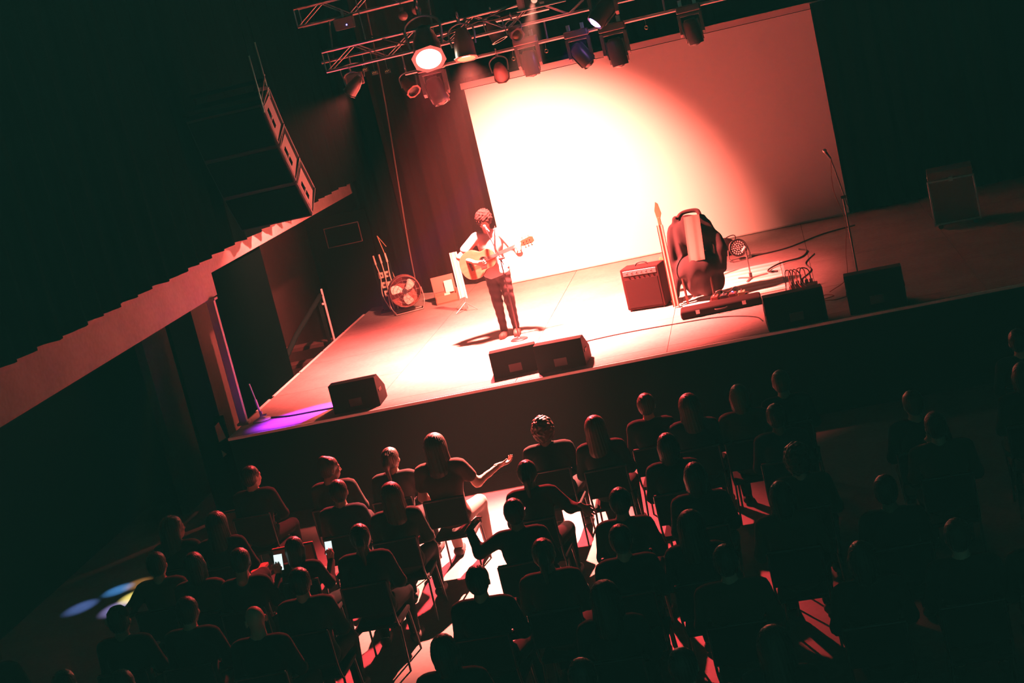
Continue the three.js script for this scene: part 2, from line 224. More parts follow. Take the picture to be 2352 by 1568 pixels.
// a seated listener; local axes: faces -z, seat top at y 0.46, pelvis over the origin
function seated(o) {
  const { s = 1, lean = 0, sway = 0, yaw = 0, nod = 0, tilt = 0, wide = 1, arms = ['lap', 'lap'], hair = 'short', sleeve = 'long', legs = 0 } = o, c = o.cell ?? 0.024;
  const T = (y, z, x = 0) => [x + sway * (y - 0.5), y, z - lean * (y - 0.5)];            // points of the leaning trunk
  const pel = [0, 0.55, 0.02], chest = T(0.88, 0.06), neck = T(1.09, 0.05), hc = T(1.215, 0.02);
  const trunk = [ell([pel[0], pel[1] + 0.02, pel[2] + 0.02], [0.17 * wide, 0.115, 0.125]), cap([0, 0.6, 0.03], chest, 0.125 * wide, 0.14 * wide), ell([chest[0], chest[1] + 0.02, chest[2]], [0.17 * wide, 0.16, 0.115]), cap(T(1.03, 0.06, -0.13 * wide), T(1.03, 0.06, 0.13 * wide), 0.058)];
  const upper = [], lower = [], hands = [], bare = [];
  for (const sd of [-1, 1]) { const a = arms[sd < 0 ? 0 : 1], S = T(1.02, 0.06, sd * 0.185 * wide); let E, W, along, palm, grip = false;
    if (a === 'lap') { E = [S[0] + sd * 0.06, 0.76, S[2] - 0.06]; W = [sd * 0.1, 0.66, -0.22 + legs * 0.05]; along = [-sd * 0.7, -0.25, -0.6]; palm = [0, -1, 0.2]; }
    if (a === 'phone') { E = [S[0] + sd * 0.05, 0.78, S[2] - 0.12]; W = [sd * 0.19, 0.93, -0.35]; along = [-sd * 0.1, 0.8, -0.3]; palm = [0, 0.3, 1]; grip = true; }
    if (a === 'out') { E = [S[0] + sd * 0.1, 0.8, S[2] - 0.1]; W = [S[0] + sd * 0.3, 0.88, S[2] - 0.26]; along = [sd, 0.12, -0.3]; palm = [0, 1, 0]; }
    if (a === 'raise') { E = [S[0] + sd * 0.2, 0.92, S[2] - 0.06]; W = [S[0] + sd * 0.26, 1.12, S[2] - 0.14]; along = [-sd * 0.5, 0.6, -0.4]; palm = [-sd, 0, -0.3]; }
    if (a === 'chin') { E = [S[0] + sd * 0.03, 0.76, S[2] - 0.2]; W = [hc[0] + sd * 0.05, hc[1] - 0.17, hc[2] - 0.11]; along = [-sd * 0.15, 1, 0.1]; palm = [0, 0.2, 1]; grip = true; }
    if (a === 'back') { E = [S[0] + sd * 0.15, 0.86, S[2] + 0.06]; W = [S[0] + sd * 0.28, 0.88, S[2] + 0.17]; along = [sd * 0.6, -0.7, 0]; palm = [0, -0.4, -1]; }
    upper.push(cap(S, E, 0.055, 0.043)); lower.push(cap(E, W, 0.042, 0.028)); hands.push([grip ? GRIP_C[-sd] : HAND_C[-sd], basisMatrix(W, along, palm)]); }
  const leg = [-1, 1].flatMap((sd) => { const K = [sd * (0.13 + 0.05 * legs), 0.5, -0.43], A = [sd * (0.13 + 0.03 * legs), 0.1, -0.4 - 0.1 * legs]; return [cap([sd * 0.09, 0.54, 0], K, 0.085, 0.06), cap(K, A, 0.058, 0.04)]; });
  const feet = [-1, 1].map((sd) => cap([sd * (0.13 + 0.03 * legs), 0.05, -0.37 - 0.1 * legs], [sd * (0.14 + 0.03 * legs), 0.035, -0.55 - 0.1 * legs], 0.045, 0.036));
  const necks = [cap(neck, hc, 0.056, 0.05)];
  const all = [...trunk, ...upper, ...lower, ...leg, ...feet, ...necks];
  const hm = new THREE.Matrix4().makeRotationFromEuler(new THREE.Euler(-nod - lean * 0.3, yaw, tilt, 'YXZ')).setPosition(...hc);
  const body = [nets(field(all, 0.035), bounds(all, 0.05), c)]; joinTo(body, HEAD_C, hm); for (const [g, m] of hands) joinTo(body, g, m);
  const g = thing('person', o.label, 'person', [o.x, 0, o.z], o.turn ?? 0, o.group); g.scale.setScalar(s);
  const hr = o.hairMat ?? hairMats[0], tm = o.top ?? topMats[0];
  part('body', merged(body), skinMat[o.skin ?? 0], g);
  const sh = [...trunk.slice(0, 4), ...upper, ...(sleeve === 'long' ? lower.map((p) => cap(p.a, [p.a[0] + p.d[0] * 0.9, p.a[1] + p.d[1] * 0.9, p.a[2] + p.d[2] * 0.9], p.ra, p.rb)) : []), cap([0, 0.6, 0.03], chest, 0.125 * wide, 0.14 * wide)];
  if (sleeve === 'none') sh.splice(4, 2);
  part('top', nets(field(sleeve === 'short' ? sh.map((p, i) => i === 4 || i === 5 ? cap(p.a, [p.a[0] + p.d[0] * 0.55, p.a[1] + p.d[1] * 0.55, p.a[2] + p.d[2] * 0.55], p.ra, p.ra * 0.95) : p) : sh, 0.035, 0.013), bounds(sh, 0.06), c), tm, g);
  part('trousers', nets(field(leg, 0.03, 0.011), bounds(leg, 0.06), c), o.pants ?? topMats[1], g);
  for (const f of feet) part('shoe', nets(field([f], 0.02, 0.008), bounds([f], 0.04), 0.018), M.rubber, g);
  if (hair !== 'bald') { const hg = HAIR[hair] ??= hairGeo(hair, 0.011); const m = part('hair', hg.clone().applyMatrix4(hm), hr, g); void m; }
  if (o.cap) { const k = part('cap', [lathe([[0.001, 0.075], [0.05, 0.068], [0.088, 0.03], [0.098, -0.02], [0.094, -0.02], [0.08, 0.025], [0.001, 0.066]], 20).translate(0, 0.065, 0.015), ext(poly([[-0.08, 0], [0.08, 0], [0.07, 0.06], [0.03, 0.09], [-0.03, 0.09], [-0.07, 0.06]]), 0.008).rotateX(-Math.PI / 2).translate(0, 0.05, -0.06)], o.cap, g); k.applyMatrix4(hm); }
  if (o.glasses) { const k = part('glasses', [rod(V(-0.08, 0.006, -0.085), V(0.08, 0.006, -0.085), 0.003), rod(V(0.083, 0.006, -0.085), V(0.085, 0.01, 0.02), 0.003), rod(V(-0.083, 0.006, -0.085), V(-0.085, 0.01, 0.02), 0.003), new THREE.TorusGeometry(0.024, 0.003, 6, 16).translate(-0.034, 0, -0.1), new THREE.TorusGeometry(0.024, 0.003, 6, 16).translate(0.034, 0, -0.1)], M.steel, g); k.applyMatrix4(hm); }
  return g;
}
const HAIR = {};
const hairMats = [std(lin(0.01, 0.008, 0.007), 0.45), std(lin(0.03, 0.018, 0.012), 0.45), std(lin(0.12, 0.08, 0.045), 0.45), std(lin(0.07, 0.035, 0.02), 0.45)];
const cloth = (r, g, b) => new THREE.MeshPhysicalMaterial({ color: lin(r, g, b), roughness: 0.95, specularIntensity: 0.3 });
const topMats = [cloth(0.01, 0.011, 0.012), cloth(0.007, 0.008, 0.01), cloth(0.05, 0.025, 0.022), cloth(0.016, 0.022, 0.032), cloth(0.25, 0.23, 0.21), cloth(0.024, 0.024, 0.022)];
// ---------------------------------------------------------------- the performer, facing +z
{
  const P = thing('person', 'guitar-playing performer in white t-shirt and dark trousers on stage, curly head bowed', 'person', [0, SH, 0], 0);
  const c = 0.014, hc = [0.005, 1.655, 0.075];
  const trunk = [ell([0, 0.97, 0], [0.155, 0.12, 0.11]), cap([0, 1.02, 0], [0, 1.28, -0.005], 0.115, 0.13), ell([0, 1.31, 0], [0.165, 0.17, 0.11]), cap([-0.14, 1.45, -0.005], [0.14, 1.45, -0.005], 0.055)];
  const S = { R: [-0.19, 1.44, 0], L: [0.19, 1.44, 0] }, E = { R: [-0.445, 1.235, 0.1], L: [0.39, 1.12, 0.1] }, W = { R: [-0.19, 1.145, 0.315], L: [0.425, 1.185, 0.27] };
  const up = [cap(S.R, E.R, 0.052, 0.041), cap(S.L, E.L, 0.052, 0.041)], low = [cap(E.R, W.R, 0.041, 0.027), cap(E.L, W.L, 0.041, 0.027)];
  const leg = [cap([-0.085, 0.93, 0], [-0.085, 0.5, 0.02], 0.09, 0.062), cap([-0.085, 0.5, 0.02], [-0.09, 0.1, -0.01], 0.06, 0.04), cap([0.085, 0.93, 0], [0.09, 0.5, 0.025], 0.09, 0.062), cap([0.09, 0.5, 0.025], [0.085, 0.1, -0.01], 0.06, 0.04)];
  const feet = [cap([-0.09, 0.05, -0.02], [-0.11, 0.036, 0.15], 0.044, 0.036), cap([0.085, 0.05, -0.02], [0.1, 0.036, 0.15], 0.044, 0.036)];
  const all = [...trunk, ...up, ...low, ...leg, ...feet, cap([0, 1.45, 0], [hc[0], hc[1] - 0.05, hc[2] - 0.02], 0.058, 0.052)];
  const hm = new THREE.Matrix4().makeRotationFromEuler(new THREE.Euler(0.5, Math.PI + 0.12, 0, 'YXZ')); hm.makeRotationFromEuler(new THREE.Euler(-0.5, Math.PI + 0.12, 0.05, 'YXZ')).setPosition(...hc);
  const body = [nets(field(all, 0.03), bounds(all, 0.05), c)];
  joinTo(body, headGeo(0.0045), hm);
  joinTo(body, handGeo(0.0042, 1, [0.55, 0.7, 0.4], 0.7, 0.06), basisMatrix(W.R, [1, -0.28, 0.1], [0.1, 0.2, -1]));
  joinTo(body, handGeo(0.0042, -1, [0.75, 1.15, 0.8], 0.9, 0.05), basisMatrix(W.L, [0.05, 1, -0.12], [-0.15, 0.1, -1]));
  part('body', merged(body), skinMat[0], P);
  const sh = [...trunk.map((p) => p), ell([0, 0.93, 0], [0.172, 0.14, 0.125]), ...up.map((p) => cap(p.a, [p.a[0] + p.d[0] * 0.62, p.a[1] + p.d[1] * 0.62, p.a[2] + p.d[2] * 0.62], p.ra + 0.004, p.ra + 0.006))];
  const sf = field(sh, 0.04, 0.014), shirt = (x, y, z) => Math.max(sf(x, y, z) + 0.004 * Math.sin(y * 30 + x * 22 + Math.sin(z * 15)) * Math.min(1, Math.max(0, (1.2 - y) * 4)), 0.86 + 0.02 * Math.sin(x * 9) - y);
  part('t_shirt', nets(shirt, bounds(sh, 0.06), 0.012), std(lin(0.62, 0.6, 0.58), 0.95), P);
  const tr = [...leg, ell([0, 0.93, 0], [0.155, 0.12, 0.11])], tf = field(tr, 0.025, 0.01);
  part('trousers', nets((x, y, z) => tf(x, y, z) + 0.003 * Math.sin(y * 60 + x * 20), bounds(tr, 0.05), 0.012), std(lin(0.012, 0.012, 0.014), 0.95), P);
  for (const f of feet) part('shoe', nets(field([f], 0.02, 0.009), bounds([f], 0.04), 0.011), std(lin(0.06, 0.045, 0.035), 0.7), P);
  const hr = part('hair', hairGeo('curly', 0.0065, 1), cloth(0.014, 0.008, 0.007), P); hr.applyMatrix4(hm);

  // acoustic guitar hanging on a strap
  const G = thing('acoustic_guitar', 'pale wooden acoustic guitar held by the performer', 'guitar', [-0.2, SH + 1.12, 0.185]); G.rotation.set(-0.1, 0.05, 0.2, 'ZYX');
  const s = new THREE.Shape(); s.moveTo(-0.24, 0); s.bezierCurveTo(-0.24, 0.13, -0.17, 0.2, -0.05, 0.198); s.bezierCurveTo(0.04, 0.195, 0.055, 0.12, 0.12, 0.125); s.bezierCurveTo(0.19, 0.14, 0.255, 0.12, 0.262, 0.03); s.lineTo(0.262, -0.03); s.bezierCurveTo(0.255, -0.12, 0.19, -0.14, 0.12, -0.125); s.bezierCurveTo(0.055, -0.12, 0.04, -0.195, -0.05, -0.198); s.bezierCurveTo(-0.17, -0.2, -0.24, -0.13, -0.24, 0);
  const sides = std(lin(0.12, 0.05, 0.025), 0.35), spruce = std(lin(0.34, 0.15, 0.08), 0.45, 0, { map: woodTex }), ebony = std(lin(0.025, 0.018, 0.014), 0.5);
  part('body', ext(s, 0.085, 0.004).translate(0, 0, -0.05), sides, G);
  const top = s.clone(); const hole = new THREE.Path(); hole.absarc(0.1, 0, 0.048, 0, Math.PI * 2); top.holes.push(hole);
  const tp = part('soundboard', ext(top, 0.006, 0.002).translate(0, 0, 0.041), spruce, G);
  part('sound_hole', new THREE.CircleGeometry(0.05, 28).translate(0.1, 0, 0.0395), M.black, tp);
  part('rosette', new THREE.TorusGeometry(0.054, 0.004, 6, 32).scale(1, 1, 0.4).translate(0.1, 0, 0.05), ebony, tp);
  part('pickguard', ext(poly([[0.04, -0.05], [0.13, -0.058], [0.11, -0.11], [0.03, -0.1]]), 0.002).translate(0, 0, 0.05), ebony, tp);
  part('bridge', bx(0.03, 0.15, 0.012, -0.09, 0, 0.054), ebony, G);
  part('neck', [bx(0.4, 0.05, 0.026, 0.46, 0, 0.03, 0.01), bx(0.05, 0.06, 0.07, 0.27, 0, 0.0, 0.01)], sides, G);
  part('fretboard', bx(0.5, 0.052, 0.008, 0.41, 0, 0.052), ebony, G);
  const hd = part('headstock', ext(poly([[0.655, -0.025], [0.69, -0.037], [0.82, -0.045], [0.85, -0.03], [0.85, 0.03], [0.82, 0.045], [0.69, 0.037], [0.655, 0.025]]), 0.016, 0.002).translate(0, 0, 0.03), sides, G);
  for (let k = 0; k < 3; k++) for (const q of [-1, 1]) part('tuning_peg', [rod(V(0.71 + k * 0.045, q * 0.02, 0.04), V(0.71 + k * 0.045, q * 0.02, 0.06), 0.005), rod(V(0.71 + k * 0.045, q * 0.03, 0.035), V(0.71 + k * 0.045, q * 0.07, 0.035), 0.004), bx(0.02, 0.014, 0.008, 0.71 + k * 0.045, q * 0.072, 0.035)], M.alu, hd);
  for (let k = 0; k < 6; k++) part('string', rod(V(-0.09, (k - 2.5) * 0.0095, 0.063), V(0.66, (k - 2.5) * 0.007, 0.06), 0.0008, 0.0008, 4), M.alu, G);
  G.updateMatrixWorld(true);
  { const W2 = (x, y, z) => G.worldToLocal(V(x, y + SH, z)); const pts = [W2(-0.43, 1.07, 0.18), W2(-0.36, 1.12, 0.02), W2(-0.2, 1.2, -0.12), W2(-0.06, 1.32, -0.155), W2(0.08, 1.47, -0.1), W2(0.115, 1.53, 0.0), W2(0.11, 1.47, 0.1), W2(0.09, 1.36, 0.155), W2(0.07, 1.25, 0.17)];
    const cv = new THREE.CatmullRomCurve3(pts), sh = poly([[-0.002, -0.022], [0.002, -0.022], [0.002, 0.022], [-0.002, 0.022]]); part('strap', new THREE.ExtrudeGeometry(sh, { steps: 48, extrudePath: cv, bevelEnabled: false }), ebony, G); }

  // microphone stand with boom
  const stMat = std(lin(0.05, 0.05, 0.055), 0.4, 0.6), B = thing('microphone_stand', 'black microphone stand with boom and round base in front of the performer', 'mic stand', [0.17, SH, 0.42]);
  part('base', lathe([[0, 0], [0.12, 0], [0.122, 0.01], [0.1, 0.022], [0.02, 0.03], [0.015, 0.05]], 28), stMat, B);
  part('pole', [rod(V(0, 0.03, 0), V(0, 0.7, 0), 0.011), rod(V(0, 0.7, 0), V(0, 1.16, 0), 0.008)], stMat, B);
  part('clutch', rod(V(0, 0.68, 0), V(0, 0.74, 0), 0.018), M.plastic, B);
  part('boom', rod(V(0.03, 1.06, 0.02), V(-0.115, 1.56, -0.07), 0.007), stMat, B);
  part('boom_clamp', [rod(V(-0.02, 1.15, 0.0), V(0.035, 1.15, 0.0), 0.022), rod(V(0.03, 1.15, 0), V(0.06, 1.15, 0.01), 0.012)], M.plastic, B);
  const mc = thing('microphone', 'handheld vocal microphone clipped to the boom by the performer', 'microphone', [0.17, SH, 0.42]);
  part('handle', rod(V(-0.07, 1.53, -0.05), V(-0.125, 1.59, -0.13), 0.011, 0.018), M.plastic, mc); part('grille_ball', new THREE.SphereGeometry(0.026, 16, 12).translate(-0.138, 1.603, -0.148), M.steel, mc);
  part('clip', rod(V(-0.1, 1.55, -0.085), V(-0.115, 1.57, -0.105), 0.02), M.plastic, mc);
}
// ---------------------------------------------------------------- on the stage
{ const s = thing('projection_screen', 'large white backdrop screen hanging behind the stage', 'screen', [2.28, SH, -4.42]);
  part('cloth', plainBox(5.9, 3.3, 0.012, 0, 1.66, 0), M.screen, s); part('top_batten', bx(6.0, 0.1, 0.04, 0, 3.37, 0), std(lin(0.4, 0.39, 0.38), 0.7), s); part('hem_pipe', rod(V(-2.95, 0.02, 0), V(2.95, 0.02, 0), 0.016), std(lin(0.5, 0.49, 0.47), 0.6), s); }
one('stage_curtain', 'dark wine red pleated curtain beside the white backdrop, rope hanging in front', 'curtain', drapeGeo([[-2.45, -5.35], [-1.4, -5.3], [-0.35, -5.2]], SH + 0.02, 6.6, 0.06, 0.36, 8, 0.02), M.wineDrape);
one('stage_curtain', 'black pleated curtain in the upstage corner behind the fan', 'curtain', drapeGeo([[-3.2, -5.42], [-2.45, -5.36]], SH + 0.02, 6.6, 0.05, 0.3, 8, 0.02), M.drape);
one('stage_curtain', 'black curtain hung past the far end of the white backdrop', 'curtain', drapeGeo([[5.0, -4.36], [6.4, -4.4], [7.8, -4.5]], SH + 0.02, 4.5, 0.03, 0.3, 8, 0.02), M.drape);
one('border_drape', 'black border drape hanging above the backdrop behind the truss', 'curtain', drapeGeo([[-0.9, -4.75], [8, -4.75]], 4.58, 8.3, 0.05, 0.5, 4, 0.02), M.drape);
one('hoist_rope', 'thin hoist rope hanging in front of the dark curtain', 'rope', tube([[-2.05, 6.4, -4.95], [-2.13, 4.6, -4.95], [-2.25, 3.0, -4.9], [-2.33, 1.9, -4.86], [-2.36, SH + 0.01, -4.84]], 0.012, 30, 6), std(lin(0.1, 0.06, 0.045), 0.9));
// wing: black masking leg, lit post, masking flat, handrail
one('side_flat', 'tall black masking flat along the side edge of the stage', 'stage flat', [bx(0.05, 1.97, 2.2, -3.3, SH + 0.985, 0.98), bx(0.03, 0.08, 2.2, -3.34, SH + 0.5, 0.98), bx(0.03, 0.08, 2.2, -3.34, SH + 1.5, 0.98)], M.drape);
one('gallery_post', 'slim pale post holding up the gallery at the stage corner', 'post', [bx(0.1, 1.66, 0.07, -3.24, SH + 0.83, 2.35), bx(0.16, 0.03, 0.12, -3.24, SH + 0.015, 2.35), bx(0.16, 0.03, 0.12, -3.24, 2.775, 2.35)], std(lin(0.32, 0.28, 0.27), 0.7));
{ const f = thing('masking_flat', 'black masking flat with thin framed panel in the wing', 'stage flat', [-3.45, 0, -5.0]);
  part('panel', bx(1.0, 2.82, 0.05, 0, 1.41, 0), M.drape, f); part('frame', [bx(0.62, 0.012, 0.02, 0.02, 2.62, 0.035), bx(0.62, 0.012, 0.02, 0.02, 2.28, 0.035), bx(0.012, 0.35, 0.02, -0.29, 2.45, 0.035), bx(0.012, 0.35, 0.02, 0.33, 2.45, 0.035)], std(lin(0.12, 0.06, 0.05), 0.7), f); }
{ const r = thing('stair_handrail', 'dark sloping handrail with pale end post at the wing stairs', 'handrail', [-3.35, 0, 0]);
  part('end_post', bx(0.025, 0.86, 0.03, 0.06, SH + 0.42, -2.5), M.nosing, r); part('rail', rod(V(0.02, 1.85, -2.5), V(-0.03, 1.55, -1.0), 0.04), M.blackPaint, r); part('rail', rod(V(-0.03, 1.55, -1.0), V(-0.05, 1.33, -0.2), 0.04), M.blackPaint, r); part('baluster', bx(0.05, 0.9, 0.05, 0.0, 1.38, -2.42), M.blackPaint, r); part('baluster', bx(0.04, 1.5, 0.04, -0.04, 0.75, -0.3), M.blackPaint, r); part('door_knob', new THREE.SphereGeometry(0.02, 12, 8).translate(0.05, 1.72, -2.42), M.nosing, r); }
{ const st = thing('wing_stairs', 'dark wooden stairs leading down from the stage into the wing', 'stairs', [-3.85, 0, 0]);
  for (let k = 0; k < 5; k++) part('step', bx(0.95, 0.06, 0.3, 0, SH - 0.04 - k * 0.21, -2.7 + k * 0.3), M.wingPaint, st); part('side_board', bx(0.04, 0.3, 1.9, 0.45, 0.45, -2.1).rotateX(0), M.blackPaint, st); }
one('side_flat', 'black masking flat below the gallery before the stage corner', 'stage flat', bx(0.05, 2.76, 0.8, -3.5, 1.38, 2.9), M.drape);
// drum fan
{ const f = thing('drum_fan', 'round floor fan with three pale blades on the upstage corner', 'fan', [-2.3, SH, -3.75], 0.3), R = 0.255, wire = std(lin(0.35, 0.3, 0.28), 0.4, 0.6);
  part('drum', lathe([[R, -0.09], [R + 0.012, -0.09], [R + 0.012, 0.09], [R, 0.09], [R, -0.09]], 40).rotateX(Math.PI / 2).translate(0, 0.36, 0), std(lin(0.3, 0.12, 0.1), 0.5), f);
  part('back_plate', disc(R, 0.006, 40).rotateX(Math.PI / 2).translate(0, 0.36, -0.095), std(lin(0.3, 0.12, 0.1), 0.6), f);
  const cage = []; for (const r of [0.07, 0.13, 0.19, R]) cage.push(new THREE.TorusGeometry(r, 0.0025, 6, 36)); for (let k = 0; k < 12; k++) { const a = k * Math.PI / 6; cage.push(rod(V(0.03 * Math.cos(a), 0.03 * Math.sin(a), 0), V(R * Math.cos(a), R * Math.sin(a), 0), 0.002, 0.002, 5)); }
  part('cage', cage.map((g) => g.translate(0, 0.36, 0.095)), wire, f);
  for (let k = 0; k < 3; k++) { const b = new THREE.Shape(); b.moveTo(0.035, -0.02); b.bezierCurveTo(0.08, -0.09, 0.18, -0.1, 0.225, -0.05); b.bezierCurveTo(0.235, 0.0, 0.22, 0.06, 0.19, 0.075); b.bezierCurveTo(0.14, 0.06, 0.09, 0.03, 0.035, 0.02); part('blade', ext(b, 0.004, 0.001).rotateX(0.32).rotateZ(k * Math.PI * 2 / 3 + 0.75).translate(0, 0.36, 0.03), std(lin(0.85, 0.8, 0.7), 0.35), f); }
  part('hub', disc(0.045, 0.06, 24).rotateX(Math.PI / 2).translate(0, 0.36, 0.02), M.plastic, f);
  part('stand', [tube([[-R - 0.02, 0.36, 0], [-R - 0.03, 0.15, 0], [-R + 0.03, 0.015, 0.1]], 0.012, 16), tube([[R + 0.02, 0.36, 0], [R + 0.03, 0.15, 0], [R - 0.03, 0.015, 0.1]], 0.012, 16), rod(V(-R + 0.03, 0.015, 0.1), V(R - 0.03, 0.015, 0.1), 0.012), rod(V(-R, 0.015, -0.12), V(R, 0.015, -0.12), 0.012), rod(V(-R + 0.03, 0.015, 0.1), V(-R, 0.015, -0.12), 0.012), rod(V(R - 0.03, 0.015, 0.1), V(R, 0.015, -0.12), 0.012)], wire, f); }
// power board with sockets
{ const d = thing('power_board', 'upright power board with three pale plugs and hanging leads behind the fan', 'power board', [-2.72, SH, -4.3], 0.2), pale = std(lin(0.7, 0.62, 0.5), 0.5);
  part('board', bx(0.3, 0.85, 0.04, 0, 0.425, -0.03), M.blackPaint, d); part('foot', bx(0.4, 0.03, 0.25, 0, 0.015, 0), M.blackPaint, d);
  for (let k = 0; k < 3; k++) part('plug', rod(V(-0.09 + k * 0.1, 0.82, 0.03), V(-0.1 + k * 0.1, 0.97, 0.0), 0.018, 0.014), pale, d);
  for (const [x, y] of [[-0.05, 0.62], [0.06, 0.62], [-0.03, 0.45], [0.07, 0.44], [-0.02, 0.3]]) { const b = part('socket_box', bx(0.09, 0.1, 0.05, x, y, 0.015), pale, d); part('socket', disc(0.022, 0.006, 14).rotateX(Math.PI / 2).translate(x, y, 0.038), M.plastic, b); }
  for (let k = 0; k < 3; k++) part('lead', tube([[-0.09 + k * 0.1, 0.82, 0.03], [-0.06 + k * 0.08, 0.6, 0.09], [-0.1 + k * 0.11, 0.3, 0.08], [-0.02 + k * 0.06, 0.02, 0.12]], 0.009, 20), pale, d); }
one('cane_pole', 'thin pale pole leaning upstage behind the fan', 'pole', [rod(V(-2.5, SH + 0.01, -4.4), V(-2.75, SH + 1.25, -4.6), 0.008), rod(V(-2.75, SH + 1.25, -4.6), V(-2.62, SH + 1.05, -4.52), 0.006)], std(lin(0.5, 0.35, 0.2), 0.6));
// open case with papers
{ const c = thing('open_case', 'small open equipment case with white papers upstage', 'case', [-1.68, SH, -3.95], 0.25);
  part('body', [bx(0.38, 0.03, 0.26, 0, 0.015, 0), bx(0.38, 0.16, 0.02, 0, 0.08, -0.12), bx(0.38, 0.13, 0.02, 0, 0.07, 0.12), bx(0.02, 0.16, 0.26, -0.18, 0.08, 0), bx(0.02, 0.16, 0.26, 0.18, 0.08, 0)], std(lin(0.35, 0.15, 0.1), 0.6), c);
  part('lid', bx(0.38, 0.02, 0.26, 0, 0, 0.13).rotateX(-1.75).translate(0, 0.17, -0.13), std(lin(0.3, 0.13, 0.1), 0.6), c);
  part('paper', bx(0.14, 0.2, 0.01, 0.08, 0.25, -0.06).rotateX(-0.1), M.nosing, c); part('paper', bx(0.1, 0.1, 0.1, 0.02, 0.1, 0.02), M.nosing, c); }
// towel on a thin stand
{ const t = thing('towel_stand', 'thin stand with a long white towel hanging behind the performer', 'stand', [-1.12, SH, -2.7]);
  part('pole', rod(V(0, 0.02, 0), V(0.02, 0.95, 0), 0.01), M.steel, t); for (let k = 0; k < 3; k++) part('foot', rod(V(0, 0.14, 0), V(0.2 * Math.cos(k * 2.09 + 0.4), 0.012, 0.2 * Math.sin(k * 2.09 + 0.4)), 0.008), M.steel, t);
  part('towel', drapeGeo([[-0.06, 0.03], [0.06, 0.03]], 0.22, 0.96, 0.012, 0.06, 8, 0.05), std(lin(0.8, 0.8, 0.78), 1), t); }
// amplifier
{ const a = thing('guitar_amplifier', 'dark guitar amplifier cabinet with piped edges beside the draped chair', 'amplifier', [1.98, SH, -0.02], -0.25);
  part('cabinet', bx(0.56, 0.58, 0.3, 0, 0.31, 0, 0.02), cloth(0.018, 0.008, 0.008), a); part('grille_cloth', bx(0.48, 0.4, 0.012, 0, 0.25, 0.15), cloth(0.012, 0.007, 0.007), a);
  part('control_panel', bx(0.48, 0.07, 0.012, 0, 0.535, 0.15), M.steel, a); part('handle', tube([[-0.1, 0.6, 0], [-0.06, 0.635, 0], [0.06, 0.635, 0], [0.1, 0.6, 0]], 0.01, 12), M.rubber, a); for (const x of [-0.24, 0.24]) for (const z of [-0.11, 0.11]) part('foot', disc(0.02, 0.022, 12).translate(x, 0, z), M.rubber, a);
  for (let k = 0; k < 6; k++) part('knob', disc(0.012, 0.02, 12).rotateX(Math.PI / 2).translate(-0.18 + k * 0.07, 0.535, 0.156), M.plastic, a); }
// second guitar on its stand
{ const g = thing('guitar_stand', 'tripod guitar stand behind the draped chair', 'stand', [2.28, SH, -0.75]);
  part('pole', rod(V(0, 0.05, 0), V(-0.02, 0.62, -0.06), 0.012), M.steel, g); for (let k = 0; k < 3; k++) part('leg', rod(V(0, 0.25, 0), V(0.26 * Math.cos(k * 2.09 + 0.5), 0.01, 0.26 * Math.sin(k * 2.09 + 0.5)), 0.01), M.steel, g); part('cradle', tube([[-0.12, 0.18, 0.12], [-0.12, 0.11, 0.05], [0.12, 0.11, 0.05], [0.12, 0.18, 0.12]], 0.01, 16), M.rubber, g);
  const e = thing('electric_guitar', 'slim electric guitar standing upright behind the draped chair', 'guitar', [2.3, SH + 0.14, -0.7]); e.rotation.set(-0.12, 0, 0.02);
  const s = new THREE.Shape(); s.moveTo(-0.15, 0.02); s.bezierCurveTo(-0.17, 0.12, -0.12, 0.2, -0.12, 0.25); s.bezierCurveTo(-0.14, 0.32, -0.12, 0.38, -0.1, 0.4); s.bezierCurveTo(-0.06, 0.38, -0.05, 0.33, 0, 0.33); s.bezierCurveTo(0.05, 0.33, 0.06, 0.36, 0.1, 0.37); s.bezierCurveTo(0.13, 0.32, 0.11, 0.25, 0.13, 0.18); s.bezierCurveTo(0.17, 0.08, 0.12, -0.02, 0, -0.02); s.bezierCurveTo(-0.1, -0.02, -0.14, 0, -0.15, 0.02);
  part('body', ext(s, 0.036, 0.006), std(lin(0.5, 0.25, 0.12), 0.3), e); part('neck', bx(0.048, 0.62, 0.025, 0, 0.64, 0.03, 0.008), std(lin(0.3, 0.14, 0.07), 0.4), e); part('headstock', ext(poly([[-0.025, 0.94], [0.025, 0.94], [0.05, 1.0], [0.03, 1.14], [0.0, 1.17], [-0.035, 1.05]]), 0.014, 0.002).translate(0, 0, 0.02), std(lin(0.3, 0.14, 0.07), 0.4), e); for (const y of [0.12, 0.24]) part('pickup', bx(0.08, 0.03, 0.012, 0, y, 0.046), M.plastic, e); part('bridge', bx(0.08, 0.02, 0.014, 0, 0.06, 0.047), M.steel, e); }
